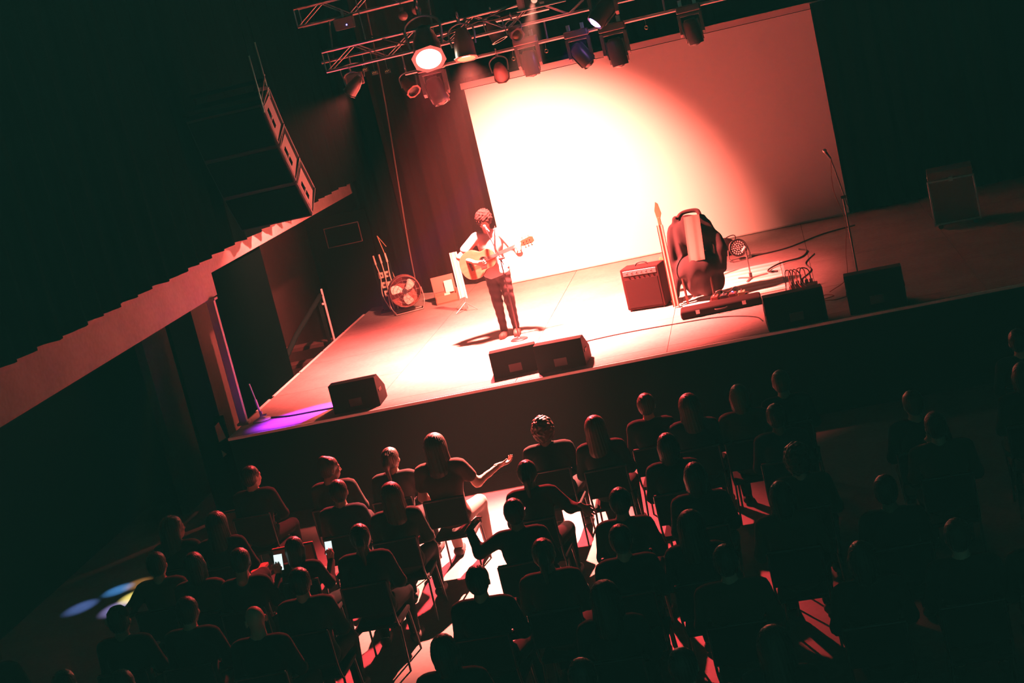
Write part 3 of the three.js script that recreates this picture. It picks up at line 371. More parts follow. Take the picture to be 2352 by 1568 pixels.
// high-backed chair under a coat
{ const c = thing('wooden_chair', 'tall chair buried under a black coat beside the rug', 'chair', [2.74, SH, 0.22], -0.2), wd = std(lin(0.06, 0.03, 0.02), 0.6);
  part('seat', bx(0.42, 0.03, 0.42, 0, 0.46, 0), wd, c); for (const x of [-0.19, 0.19]) { part('leg', rod(V(x, 0, 0.19), V(x, 0.46, 0.19), 0.018), wd, c); part('leg', rod(V(x, 0, -0.2), V(x, 1.05, -0.2), 0.018), wd, c); } part('backrest', [bx(0.4, 0.1, 0.025, 0, 1.0, -0.2), bx(0.4, 0.06, 0.025, 0, 0.75, -0.2)], wd, c);
  // a coat: a sagging shell, wide at shoulders, draped over the chair back and seat
  const P = [cap([-0.2, 1.12, -0.14], [0.16, 1.08, -0.14], 0.05), cap([-0.27, 1.02, -0.12], [-0.34, 0.5, 0.0], 0.06, 0.07), cap([0.22, 1.0, -0.12], [0.37, 0.66, 0.02], 0.06, 0.08), cap([0.36, 0.62, 0.02], [0.34, 0.4, 0.08], 0.08, 0.07), ell([-0.02, 0.75, -0.08], [0.26, 0.4, 0.14]), ell([0.02, 0.45, 0.04], [0.31, 0.22, 0.26]), cap([-0.3, 0.5, 0.0], [-0.36, 0.14, 0.12], 0.06, 0.045), ell([0.05, 0.26, 0.03], [0.3, 0.2, 0.2])], F = field(P, 0.06);
  const coat = thing('coat', 'bulky black coat draped over the tall chair on stage', 'coat', [2.74, SH, 0.22], -0.2);
  part('cloth', nets((x, y, z) => F(x, y, z) + 0.016 * Math.sin(x * 34 + 2.5 * Math.sin(y * 6 + z * 4)) * (0.6 + 0.4 * Math.sin(y * 9)), bounds(P, 0.08), 0.018), std(lin(0.012, 0.011, 0.012), 0.95), coat);
  part('collar', tube([[-0.16, 1.14, -0.06], [-0.1, 1.19, -0.16], [0.1, 1.19, -0.16], [0.16, 1.13, -0.05]], 0.03, 20, 8), std(lin(0.03, 0.02, 0.02), 0.95), coat);
  const tw = one('towel', 'salmon towel hanging down the front of the black coat', 'towel', drapeGeo([[-0.11, 0], [0.11, 0]], 0.0, 0.62, 0.006, 0.16, 10, 0.02, 0.008), std(lin(0.32, 0.18, 0.14), 1)); tw.position.set(2.76, SH + 0.58, 0.47); tw.rotation.set(-0.38, -0.2, 0.02, 'YXZ');
  const sc = one('scarf', 'long pale scarf trailing from the draped chair to the floor', 'scarf', drapeGeo([[-0.045, 0], [0.045, 0]], 0, 1.12, 0.01, 0.05, 10, 0.02), std(lin(0.4, 0.22, 0.17), 1)); sc.position.set(2.36, SH + 0.015, 0.4); sc.rotation.set(-0.1, -0.3, 0.03, 'YXZ'); }
// rug with woven stripes, in separate bands
{ const r = thing('striped_rug', 'white striped rug lying on the stage floor', 'rug', [3.12, SH, -0.42], 0.02), a = std(lin(0.85, 0.83, 0.78), 1), b = std(lin(0.7, 0.62, 0.52), 1);
  for (let k = 0; k < 16; k++) part('stripe', bx(1.38, k % 2 ? 0.012 : 0.014, 2.1 / 16 - 0.003, 0, 0.007, -1.05 + (k + 0.5) * 2.1 / 16), k % 2 ? b : a, r); part('fringe', [...Array(40)].flatMap((_, k) => [bx(0.05, 0.005, 0.02, 0.71, 0.003, -1.03 + k * 0.053)]), a, r); }
// low bench-like pedal board
{ const p = thing('pedal_board', 'low dark pedal board with small knobs and a blue indicator', 'pedal board', [3.08, SH + 0.014, 0.68], -0.1);
  part('base', bx(0.5, 0.05, 0.26, 0, 0.025, 0), std(lin(0.03, 0.012, 0.012), 0.6), p);
  for (let k = 0; k < 4; k++) { const q = part('pedal', bx(0.09, 0.045, 0.14, -0.18 + k * 0.12, 0.072, 0), [std(lin(0.25, 0.06, 0.05), 0.4), M.plastic, std(lin(0.1, 0.03, 0.03), 0.4), std(lin(0.3, 0.25, 0.15), 0.4)][k], p); part('footswitch', disc(0.014, 0.02, 12).translate(-0.18 + k * 0.12, 0.094, 0.04), M.alu, q); part('knob', disc(0.012, 0.018, 10).translate(-0.18 + k * 0.12, 0.094, -0.045), M.plastic, q); }
  part('indicator_led', new THREE.SphereGeometry(0.012, 12, 8).translate(0.06, 0.105, 0.0), glow(lin(0.15, 0.2, 1), 6), p); part('patch_lead', tube([[-0.2, 0.09, -0.08], [-0.12, 0.14, -0.1], [0, 0.1, -0.09], [0.1, 0.15, -0.1], [0.2, 0.09, -0.08]], 0.006, 24), M.rubber, p); }
// LED par can on the floor
{ const l = thing('floor_par_can', 'round LED par can with many lenses standing on the stage', 'stage light', [3.22, SH, -2.2], 0.3);
  const h = new THREE.Group(); h.name = 'head'; h.position.set(0, 0.2, 0); h.rotation.x = -0.15; l.add(h);
  part('housing', lathe([[0.02, -0.14], [0.08, -0.13], [0.125, -0.05], [0.135, 0.05], [0.125, 0.055], [0.12, 0.03], [0, 0.03]], 32).rotateX(Math.PI / 2), M.plastic, h);
  const lens = std(lin(0.8, 0.75, 0.7), 0.15); for (let r = 0; r < 4; r++) for (let k = 0, n = r ? r * 6 : 1; k < n; k++) { const a = k / n * Math.PI * 2; part('lens', new THREE.SphereGeometry(0.013, 8, 6, 0, Math.PI * 2, 0, Math.PI / 2).rotateX(Math.PI / 2).translate(0.032 * r * Math.cos(a), 0.032 * r * Math.sin(a), 0.03), lens, h); }
  part('yoke', tube([[-0.15, 0.2, 0], [-0.16, 0.06, 0.02], [-0.1, 0.012, 0.04], [0.1, 0.012, 0.04], [0.16, 0.06, 0.02], [0.15, 0.2, 0]], 0.01, 30), M.steel, l); part('rear_leg', tube([[-0.12, 0.03, 0.0], [-0.12, 0.012, -0.14], [0.12, 0.012, -0.14], [0.12, 0.03, 0.0]], 0.01, 24), M.steel, l); part('cable', tube([[0, 0.22, -0.13], [0.05, 0.36, -0.2], [-0.1, 0.32, -0.28], [-0.18, 0.05, -0.2], [-0.26, 0.01, -0.05]], 0.008, 30), M.rubber, l); }
one('gear_bag', 'slumped black gear bag beside the par can', 'bag', nets((() => { const P = [ell([0, 0.12, 0], [0.24, 0.13, 0.15]), ell([0.12, 0.16, 0.02], [0.13, 0.11, 0.12]), cap([-0.1, 0.24, 0], [0.1, 0.26, 0], 0.025)], f = field(P, 0.05); return (x, y, z) => Math.max(f(x, y, z) + 0.008 * Math.sin(x * 30 + y * 20), 0.01 - y); })(), [[-0.32, -0.03, -0.22], [0.34, 0.34, 0.22]], 0.015).translate(2.92, SH - 0.01, -2.9), std(lin(0.012, 0.01, 0.01), 0.9));
{ const s = thing('short_stand', 'short microphone stand with flat feet on the striped rug', 'mic stand', [3.38, SH + 0.015, -0.55]);
  part('pole', rod(V(0, 0.03, 0), V(0, 0.4, 0), 0.01), M.steel, s); for (let k = 0; k < 3; k++) part('foot', bx(0.24, 0.015, 0.03, 0.12, 0.01, 0).rotateY(k * 2.09 + 0.3), M.steel, s); part('collar', rod(V(0, 0.02, 0), V(0, 0.08, 0), 0.022), M.plastic, s);
  const m = thing('microphone', 'pale pencil microphone on the short stand over the rug', 'microphone', [3.38, SH + 0.415, -0.55]); part('barrel', rod(V(-0.05, 0.0, 0.06), V(0.0, 0.04, -0.01), 0.016, 0.024), M.nosing, m); part('clip', rod(V(0, 0, 0), V(0, 0.03, 0), 0.018), M.plastic, m); }
// stage wedges: front faces the house, sloped grille faces upstage
function wedge(x, z, turn, w, h, d, label) {
  const o = thing('stage_monitor', label, 'stage monitor', [x, SH, z], turn);
  const body = ext(poly([[-d / 2, 0.015], [d / 2, 0.015], [d / 2, h], [d * 0.12, h], [-d / 2, h * 0.45]]), w - 0.02, 0.01).translate(0, 0, -(w - 0.02) / 2).rotateY(-Math.PI / 2);
  part('cabinet', body, M.boxBlack, o);
  const ang = Math.atan2(h * 0.55, d * 0.62), L = Math.hypot(h * 0.55, d * 0.62);
  part('grille', bx(w - 0.06, 0.012, L - 0.05).rotateX(-ang).translate(0, h * 0.725 + 0.012, -d * 0.19 - 0.008), M.grille, o);
  for (const s of [-1, 1]) part('handle', bx(0.01, 0.04, 0.14, s * (w / 2 + 0.002), h * 0.5, d * 0.18), M.rubber, o); for (const sx of [-1, 1]) for (const sz of [-1, 1]) part('foot', disc(0.02, 0.02, 10).translate(sx * (w / 2 - 0.05), 0, sz * (d / 2 - 0.05)), M.rubber, o);
  part('connector_plate', bx(0.16, 0.1, 0.008, 0, h * 0.3, d / 2 + 0.012), M.plastic, o); return o;
}
M.boxBlack = new THREE.MeshPhysicalMaterial({ color: lin(0.005, 0.014, 0.013), roughness: 0.7, specularIntensity: 0.15, bumpMap: scuff, bumpScale: 0.0008 }); M.grille = std(lin(0.02, 0.02, 0.02), 0.5, 0.4, { bumpMap: grille, bumpScale: 0.001 });
wedge(-1.58, 2.6, 0.03, 0.6, 0.36, 0.44, 'black wedge monitor by the purple lit stage corner');
wedge(0.42, 2.36, 0.12, 0.58, 0.32, 0.42, 'black wedge monitor in front of the performer, turned inward');
wedge(1.06, 2.58, -0.05, 0.6, 0.34, 0.44, 'black wedge monitor in front of the performer, beside its twin');
wedge(3.9, 2.7, 0.06, 0.7, 0.4, 0.46, 'large black wedge monitor at the dim end of the stage, cable plugged in');
wedge(4.86, 2.7, -0.04, 0.66, 0.46, 0.48, 'black wedge monitor beside the tall microphone stand in the dark');
// set list sheets near the wedges
one('set_list', 'white paper set list lying on the deck by the performer', 'paper', bx(0.21, 0.003, 0.297, -0.25, SH + 0.002, 1.55).rotateY(0), M.nosing);
// tall microphone stand at the far end
{ const s = thing('microphone_stand', 'tall black microphone stand at the dark end of the stage', 'mic stand', [4.76, SH, 0.9]);
  part('base', lathe([[0, 0], [0.13, 0], [0.13, 0.012], [0.03, 0.03], [0.014, 0.05]], 24), M.plastic, s); part('pole', rod(V(0, 0.03, 0), V(0, 1.1, 0), 0.012), M.plastic, s); part('boom', rod(V(0.04, 0.95, 0), V(-0.06, 1.6, 0.02), 0.008), M.plastic, s); part('clamp', rod(V(-0.03, 1.08, 0), V(0.04, 1.08, 0), 0.02), M.plastic, s); part('lead', tube([[-0.06, 1.6, 0.02], [-0.1, 1.2, 0.05], [-0.03, 0.8, 0.06], [-0.1, 0.4, 0.15], [-0.16, 0.1, 0.3], [-0.4, 0.01, 0.5]], 0.005, 40), std(lin(0.3, 0.12, 0.1), 0.6), s);
  const m = thing('microphone', 'dim microphone on the tall stand at the dark end of the stage', 'microphone', [4.7, SH + 1.6, 0.92]); part('barrel', rod(V(0, 0, 0), V(-0.05, 0.1, 0.02), 0.012, 0.02), M.plastic, m); part('grille_ball', new THREE.SphereGeometry(0.027, 14, 10).translate(-0.055, 0.115, 0.023), M.steel, m); }
// the corner light stand
{ const s = thing('corner_stand', 'short white stand with clip on the purple lit stage corner', 'stand', [-3.0, SH, 2.32]);
  part('base', lathe([[0, 0], [0.12, 0], [0.12, 0.015], [0.03, 0.045], [0.02, 0.06]], 28), std(lin(0.8, 0.8, 0.82), 0.3), s); part('pole', [rod(V(0, 0.05, 0), V(-0.02, 0.28, 0), 0.016), rod(V(-0.02, 0.28, 0), V(-0.045, 0.5, 0), 0.009)], std(lin(0.6, 0.6, 0.62), 0.3, 0.3), s); part('clip', [bx(0.07, 0.02, 0.04, 0.05, 0.07, 0.03), bx(0.03, 0.05, 0.03, 0.02, 0.1, 0.03)], std(lin(0.3, 0.28, 0.25), 0.4, 0.5), s); }
// cables on the deck
const cableMat = std(lin(0.02, 0.015, 0.015), 0.6), redCable = std(lin(0.25, 0.06, 0.05), 0.6);
function cable(label, pts, r = 0.007, m = cableMat) { return one('cable', label, 'cable', tube(pts.map(([x, z, y = 0]) => [x, SH + r + 0.001 + y, z]), r, pts.length * 8, 6), m); }
cable('black cable running from the white corner stand to the wedge monitor', [[-2.9, 2.3], [-2.6, 2.42], [-2.2, 2.44], [-1.96, 2.46]], 0.01);
cable('long thin cable lying across the deck before the pedal board', [[0.9, 1.5], [1.6, 1.4], [2.3, 1.45], [3.0, 1.6], [3.42, 2.0], [3.5, 2.3]]);
cable('looped cable beside the large wedge monitor', [[3.64, 1.3], [3.75, 1.7], [3.85, 1.45], [3.6, 1.55], [3.8, 1.9], [4.0, 2.0], [3.75, 2.2], [3.95, 2.35]]);
cable('dark cable curling over the corner of the striped rug', [[3.75, -0.6, 0.02], [3.62, -0.75, 0.02], [3.8, -1.15, 0.02], [4.1, -1.4], [4.2, -1.9], [4.1, -2.1]], 0.012);
cable('cable snaking past the power strip near the backdrop', [[4.05, 0.2], [4.2, -0.3], [4.15, -0.9], [4.3, -1.5]], 0.008);
cable('black cable along the foot of the backdrop', [[3.4, -2.3], [3.9, -2.4], [4.5, -3.0], [5.0, -3.2]], 0.01);
cable('thin pale cable looping near the dark wedge monitor', [[4.2, 1.6], [4.3, 1.5], [4.4, 1.65], [4.25, 1.75], [4.4, 1.9], [4.6, 1.8]], 0.005, redCable);
cable('thin cable trailing behind the amplifier toward the guitar stand', [[1.75, -0.5], [1.6, -1.2], [2.0, -1.6], [2.2, -1.7], [2.3, -1.9]], 0.006);
{ const p = thing('power_strip', 'power strip with a stack of looped leads plugged in by the rug', 'power strip', [4.0, SH, 0.72], -0.15);
  part('strip', bx(0.36, 0.05, 0.09, 0.06, 0.025, 0), M.plastic, p); for (let k = 0; k < 5; k++) { const q = part('plug', bx(0.04, 0.05, 0.05, -0.07 + k * 0.06, 0.075, 0), M.plastic, p); part('lead', tube([[-0.07 + k * 0.06, 0.1, 0], [-0.09 + k * 0.06, 0.24 - 0.02 * (k % 3), -0.03], [-0.13 + k * 0.05, 0.26, 0.02], [-0.15 + k * 0.05, 0.1, 0.05], [-0.16 + k * 0.07, 0.012, 0.1]], 0.007, 24), k % 2 ? redCable : M.rubber, q); } }
// flight cases at the dark end
{ const f = thing('flight_case', 'dim flight case with a scuffed lid standing at the dark end of the stage', 'flight case', [6.35, SH, -1.6], -0.1);
  part('body', bx(0.62, 0.62, 0.5, 0, 0.38, 0, 0.01), std(lin(0.06, 0.02, 0.02), 0.6), f); for (const s of [-1, 1]) { part('edge_trim', bx(0.64, 0.025, 0.025, 0, 0.69, s * 0.25), M.steel, f); part('edge_trim', bx(0.64, 0.025, 0.025, 0, 0.08, s * 0.25), M.steel, f); part('edge_trim', bx(0.025, 0.64, 0.025, s * 0.31, 0.38, 0.25), M.steel, f); } part('lid', bx(0.62, 0.12, 0.5, 0, 0.76, 0, 0.01), std(lin(0.05, 0.018, 0.018), 0.6), f); for (const x of [-0.24, 0.24]) for (const z of [-0.18, 0.18]) part('castor', disc(0.035, 0.03, 14).rotateX(Math.PI / 2).translate(x, 0.035, z), M.rubber, f); part('latch', bx(0.06, 0.06, 0.012, 0, 0.69, 0.256), M.steel, f); }
{ const b = thing('shadow_box', 'long flat dark box added for a shadow in front of the pedal board', 'case', [2.98, SH, 1.12], 0.03); part('shell', bx(1.05, 0.11, 0.34, 0, 0.055, 0, 0.03), cloth(0.012, 0.007, 0.007), b); part('grip', tube([[-0.08, 0.06, 0.165], [-0.06, 0.06, 0.205], [0.06, 0.06, 0.205], [0.08, 0.06, 0.165]], 0.009, 14), M.rubber, b); for (const x of [-0.3, 0.3]) part('latch', bx(0.05, 0.05, 0.012, x, 0.07, 0.172), M.steel, b); }  // added dark box in place of a soft rectangular shadow on the deck
// ---------------------------------------------------------------- lighting rig above the stage
const fixBlack = std(lin(0.05, 0.05, 0.05), 0.35, 0.2), fixGrey = std(lin(0.22, 0.2, 0.2), 0.3, 0.4), glassDark = std(lin(0.03, 0.03, 0.035), 0.08), reflector = std(lin(0.8, 0.6, 0.35), 0.2, 0.9), indicator = glow(lin(1, 0.35, 0.08), 1.2);
function truss(label, x0, x1, y, z, s) {
  const t = thing('lighting_truss', label, 'truss', [0, 0, 0]), h = s / 2;
  for (const a of [-1, 1]) for (const b of [-1, 1]) part('chord', rod(V(x0, y + a * h, z + b * h), V(x1, y + a * h, z + b * h), 0.022, 0.022, 10), M.alu, t);
  const n = Math.round((x1 - x0) / 0.42), L = (x1 - x0) / n, br = new THREE.CylinderGeometry(0.009, 0.009, Math.hypot(L, s), 6), up = new THREE.CylinderGeometry(0.01, 0.01, s, 6);
  for (let k = 0; k < n; k++) for (const b of [-1, 1]) { const o = part('brace', br, M.alu, t); o.position.set(x0 + (k + 0.5) * L, y, z + b * h); o.rotation.z = (k % 2 ? 1 : -1) * Math.atan2(L, s); const q = part('brace', br, M.alu, t); q.position.set(x0 + (k + 0.5) * L, y + b * h, z); q.rotation.set(Math.PI / 2, 0, (k % 2 ? 1 : -1) * b * Math.atan2(L, s)); q.rotation.order = 'XYZ'; }
  for (const x of [x0, x1]) { for (const b of [-1, 1]) { const o = part('end_post', up, M.alu, t); o.position.set(x, y, z + b * h); const q = part('end_post', up, M.alu, t); q.position.set(x, y + b * h, z); q.rotation.x = Math.PI / 2; } }
  for (const x of [x0 + 0.6, (x0 + x1) / 2, x1 - 0.6]) part('hanger', rod(V(x, y + h, z), V(x, 8.5, z), 0.008, 0.008, 6), M.steel, t);
  return t;
}
truss('front aluminium box truss carrying the lit stage lamps', -1.62, 6.4, 5.335, 0, 0.27);
truss('rear aluminium box truss higher above the backdrop', -2.7, 6.4, 6.1, -3, 0.28);
{ const b = thing('lighting_bar', 'thin pipe hung below the front truss for moving heads', 'pipe', [0, 0, 0]); part('pipe', rod(V(-0.6, 4.93, -0.02), V(4.2, 4.93, -0.02), 0.024, 0.024, 10), M.alu, b); for (const x of [-0.4, 1.4, 3.0, 4.0]) part('drop_arm', rod(V(x, 4.95, -0.02), V(x, 5.2, -0.06), 0.014), M.steel, b); }
{ const b = thing('lighting_bar', 'thin pipe hung below the rear truss in shadow', 'pipe', [0, 0, 0]); part('pipe', rod(V(-2.4, 5.35, -2.6), V(1.2, 5.35, -2.6), 0.024, 0.024, 10), M.alu, b); for (const x of [-2.2, -0.6, 1.0]) part('drop_arm', rod(V(x, 5.37, -2.6), V(x, 5.95, -2.88), 0.014), M.steel, b); }
function aimed(group, dir) { group.quaternion.setFromUnitVectors(V(0, -1, 0), dir.clone().normalize()); }
// moving head: hangs from y = top; the head points along dir
function movingHead(label, x, top, z, k, dir, mat, lensMat, pan = 0) {
  const o = thing('moving_head', label, 'stage light', [x, top, z], pan);
  part('clamp', [bx(0.05 * k, 0.08, 0.05 * k, -0.1 * k, 0.02, 0), bx(0.05 * k, 0.08, 0.05 * k, 0.1 * k, 0.02, 0)], M.steel, o);
  part('base', bx(0.34 * k, 0.1 * k, 0.24 * k, 0, -0.07 * k, 0, 0.02), mat, o);
  part('yoke', [bx(0.3 * k, 0.05 * k, 0.12 * k, 0, -0.145 * k, 0, 0.015), ...[-1, 1].map((s) => ext(poly([[-0.06, 0], [0.06, 0], [0.045, -0.26], [0, -0.3], [-0.045, -0.26]]), 0.035, 0.004).scale(k, k, k).rotateY(Math.PI / 2).translate(s * 0.15 * k - 0.0175 * k, -0.14 * k, 0))], mat, o);
  const h = new THREE.Group(); h.name = 'head'; h.position.set(0, -0.36 * k, 0); o.add(h); aimed(h, dir.clone().applyAxisAngle(UPV, -pan));
  part('housing', lathe([[0.001, 0.15], [0.07, 0.15], [0.105, 0.1], [0.115, 0], [0.11, -0.12], [0.105, -0.2], [0.095, -0.2], [0.09, -0.17], [0.001, -0.165]].map(([a, b]) => [a * k, b * k]), 28), mat, h);
  part('lens', lathe([[0.001, -0.225], [0.045, -0.215], [0.075, -0.195], [0.089, -0.17]].map(([a, b]) => [a * k, b * k]), 24), lensMat ?? glassDark, h);
  for (const s of [-1, 1]) part('side_cover', ext(poly([[-0.03, 0.12], [0.03, 0.12], [0.035, -0.1], [0, -0.16], [-0.035, -0.1]]), 0.02, 0.004).scale(k, k, k).rotateY(Math.PI / 2 * s).translate(s * 0.1 * k, 0, 0), mat, h);
  return o;
}
function parCan(label, x, y, z, k, dir, mat, lensMat, name = 'par_can') {
  const o = thing(name, label, 'stage light', [x, y, z]);
  part('yoke', tube([[-0.13 * k, 0, 0], [-0.135 * k, 0.18 * k, 0], [0, 0.24 * k, 0], [0.135 * k, 0.18 * k, 0], [0.13 * k, 0, 0]], 0.012 * k, 24), M.steel, o);
  part('clamp', [rod(V(0, 0.24 * k, 0), V(0, 0.3 * k, 0), 0.02 * k), new THREE.TorusGeometry(0.035 * k, 0.01 * k, 6, 14).rotateY(Math.PI / 2).translate(0, 0.33 * k, 0)], M.steel, o);
  const h = new THREE.Group(); h.name = 'can'; o.add(h); aimed(h, dir);
  part('housing', lathe([[0.001, 0.2], [0.06, 0.19], [0.085, 0.12], [0.11, 0.02], [0.115, -0.14], [0.108, -0.14], [0.1, 0.0], [0.04, 0.1], [0.001, 0.11]].map(([a, b]) => [a * k, b * k]), 28), mat, h);
  part('lens', lathe([[0.001, -0.115], [0.06, -0.11], [0.104, -0.1]].map(([a, b]) => [a * k, b * k]), 24), lensMat ?? glassDark, h);
  part('filter_frame', ext((() => { const s = poly([[-0.125, -0.06], [-0.06, -0.125], [0.06, -0.125], [0.125, -0.06], [0.125, 0.06], [0.06, 0.125], [-0.06, 0.125], [-0.125, 0.06]]); const q = new THREE.Path(); q.absarc(0, 0, 0.1, 0, Math.PI * 2); s.holes.push(q); return s; })(), 0.01).scale(k, k, k).rotateX(Math.PI / 2).translate(0, -0.14 * k, 0), mat, h);
  return o;
}
function armOf() { const m = new THREE.Mesh(rod(V(0, 0.35, 0), V(0, 0.35, -0.44), 0.016), M.steel); m.name = 'bracket_arm'; m.castShadow = m.receiveShadow = true; return m; }
const KEY = V(-0.16, 5.22, 0.3), WASH = V(0.38, 5.12, 0.55), VIO = V(2.25, 5.14, 0.3);
const lampWhite = glow(lin(1, 0.93, 0.7), 40, 0xffffff), lampWarm = glow(lin(1, 0.55, 0.3), 12, 0xffffff), lampViolet = glow(lin(0.62, 0.25, 1), 14, 0xffffff);
{ const dir = V(0.6, 0.9, 5.2).sub(KEY); const p = parCan('brilliant white stage lamp shining toward the audience from the front truss', KEY.x, KEY.y, KEY.z, 1.7, dir, fixGrey, lampWhite, 'wash_lamp');
  const d = dir.clone().normalize(); spot('wash_lamp_beam', KEY.clone().addScaledVector(d, 0.2), V(...LI.keyTo), ROSE, LI.key, LI.keyA, 1, 5); void p; }
{ const dir = V(0.0, -1, 0.3); parCan('warm lit stage lamp pointing down at the performer', WASH.x, WASH.y, WASH.z, 1.2, dir, std(lin(0.35, 0.2, 0.16), 0.4), lampWarm, 'wash_lamp').add(armOf());
  spot('red_wash_beam', WASH.clone().addScaledVector(dir.clone().normalize(), 0.2), V(...LI.redTo), RED, LI.red, LI.redA, 1, 6); }
{ const dir = V(-2.35, 1.1, 2.5).sub(VIO); movingHead('moving head with a glowing violet lens on the front truss', VIO.x, VIO.y + 0.4, VIO.z, 1.1, dir, fixBlack, lampViolet);
  spot('violet_beam', VIO.clone().addScaledVector(dir.clone().normalize(), 0.2), V(-2.35, 1.1, 2.5), lin(0.4, 0.02, 1), LI.violet, 3.9, 0.7, 4); }
movingHead('grey moving head hanging below the brilliant lamp', -0.22, 5.02, 0.05, 1.05, V(0.25, -1, 0.15), fixGrey);
movingHead('short grey moving head pointing straight down in front of the backdrop', 1.12, 5.06, 0.1, 0.95, V(0.02, -1, 0.1), std(lin(0.35, 0.26, 0.24), 0.35, 0.2));
movingHead('black moving head tilted sideways over the backdrop', 1.8, 5.0, 0.05, 0.95, V(0.5, -0.8, 0.2), fixBlack);
movingHead('black moving head beside the violet lamp, hanging lower', 2.27, 4.98, -0.02, 1.05, V(0.06, -1, 0.05), fixBlack);
movingHead('black moving head far along the pipe above the dark backdrop', 3.3, 4.98, 0.02, 0.95, V(0.1, -1, 0.0), fixBlack);
{ const at0 = V(0.68, 4.67, -0.02), dir = V(...LI.amberTo).sub(at0).normalize(); parCan('small amber lamp beside the warm lamp, hung from the pipe and aimed at the backdrop', at0.x, at0.y, at0.z, 0.85, dir, std(lin(0.3, 0.18, 0.16), 0.4), glow(lin(1, 0.4, 0.2), 4, 0xffffff));
  spot('amber_beam', at0.clone().addScaledVector(dir, 0.14), V(...LI.amberTo), AMBER, LI.amber, LI.amberA, 1, 6); }
parCan('octagonal framed par can with golden reflector facing the audience', 1.02, 5.12, 0.22, 0.75, V(0.5, -0.4, 1), fixGrey, reflector);
part('stem', rod(V(0, 0.28, 0), V(0, 0.66, 0), 0.012), M.steel, parCan('dim par can with red ring under the rear truss', -1.15, 4.7, -2.6, 0.9, V(0.6, -0.8, 0.7), std(lin(0.25, 0.1, 0.09), 0.4)));
parCan('shadowed par can tucked behind the warm lamp', 0.72, 5.2, -0.1, 0.9, V(0.3, -1, 0.1), fixBlack);
{ const p0 = V(-1.3, 4.93, 0.135), to = V(-3.22, 3.2, -0.3), d = to.clone().sub(p0).normalize(); parCan('dim par can at the truss end aimed at the gallery fascia', p0.x, p0.y, p0.z, 0.8, d, fixBlack, glow(lin(1, 0.2, 0.13), 1.5, 0xffffff)); spot('gallery_beam', p0.clone().addScaledVector(d, 0.14), to, RED, LI.flood, 46, 1, 3); }
{ const f = thing('flood_light', 'dim square flood light under the rear truss', 'stage light', [-1.95, 5.0, -2.55], 0.3); part('housing', bx(0.28, 0.2, 0.14, 0, 0, 0, 0.02), std(lin(0.16, 0.09, 0.09), 0.5), f); part('glass', bx(0.24, 0.16, 0.01, 0, 0, 0.072), glassDark, f); part('yoke', tube([[-0.16, 0, 0], [-0.16, 0.2, 0], [0.16, 0.2, 0], [0.16, 0, 0]], 0.01, 20), M.steel, f); part('stem', rod(V(0, 0.2, 0), V(0, 0.36, 0), 0.012), M.steel, f); }
{ const f = thing('profile_spot', 'boxy profile spot with pale side plate and round lit lens on the truss', 'stage light', [1.42, 5.5, 0.26], 0.1); part('side_plate', bx(0.1, 0.24, 0.2, -0.22, 0, 0), std(lin(0.6, 0.5, 0.42), 0.5), f); part('body', bx(0.5, 0.22, 0.2, 0.04, 0, 0, 0.01), fixBlack, f); part('lens', new THREE.SphereGeometry(0.045, 16, 12).translate(-0.04, -0.02, 0.09), glow(lin(1, 0.5, 0.32), 0.9, 0xffffff), f); part('knob', disc(0.06, 0.03, 18).rotateX(Math.PI / 2).translate(0.16, 0.01, 0.1), fixGrey, f); part('tray', bx(0.66, 0.02, 0.36, 0.03, -0.12, -0.06), M.steel, f); part('nameplate', bx(0.06, 0.03, 0.006, 0.05, -0.08, 0.102), M.nosing, f);
  spot('aisle_beam', V(1.39, 5.46, 0.5), V(...LI.aisleTo), lin(1, 0.2, 0.15), LI.aisle, LI.aisleA, 1, 2); }
{ const f = thing('dimmer_box', 'small black control box with a blue light at the truss end', 'dimmer box', [-1.95, 5.85, -2.8], 0.1); part('body', bx(0.3, 0.18, 0.2, 0, 0, 0, 0.01), fixBlack, f); part('bracket', bx(0.04, 0.16, 0.04, 0, 0.12, 0), M.steel, f); part('indicator_led', new THREE.SphereGeometry(0.012, 10, 8).translate(0.04, -0.03, 0.105), glow(lin(0.2, 0.15, 1), 8), f); }
for (const [x, y] of [[-1.02, 5.78], [-0.8, 5.82]]) { const g = thing('globe_lamp', 'unlit glass globe lamp hanging from the rear truss', 'lamp', [x, y - 0.03, -2.75], 0, 'globe lamps'); part('globe', new THREE.SphereGeometry(0.075, 20, 14), std(lin(0.2, 0.14, 0.13), 0.1), g); part('cap', rod(V(0, 0.06, 0), V(0, 0.13, 0), 0.03), M.plastic, g); part('cord', rod(V(0, 0.13, 0), V(0, 0.25, 0.02), 0.006), M.rubber, g); }
for (const [x, y, z] of [[-1.75, 5.1, -2.58], [-1.62, 5.02, -2.58], [-1.42, 5.0, -2.58], [-1.15, 5.2, -2.58]]) { const b = thing('dimmer_pack', 'tiny black dimmer pack with amber lights under the rear truss', 'dimmer box', [x, y, z], 0, 'dimmer packs'); part('body', bx(0.08, 0.06, 0.08, 0, 0, 0), fixBlack, b); for (let k = 0; k < 4; k++) part('indicator_led', new THREE.SphereGeometry(0.004, 6, 5).translate(-0.025 + k * 0.017, 0.01 * (k % 2), 0.042), indicator, b); part('hook', rod(V(0, 0.03, 0), V(0, 5.36 - y, -0.02), 0.005), M.steel, b); }
for (const [x, z] of [[1.36, 0.05], [2.72, 0.05], [0.9, 0.02]]) { const c = thing('safety_hook', 'small brass safety hook dangling from the lighting pipe', 'hook', [x, 4.8, z], 0, 'brass hooks on the pipe'); part('wire', rod(V(0, 0.12, -0.06), V(0, 0.02, 0), 0.003), M.steel, c); part('ring', new THREE.TorusGeometry(0.022, 0.006, 8, 18), reflector, c); }
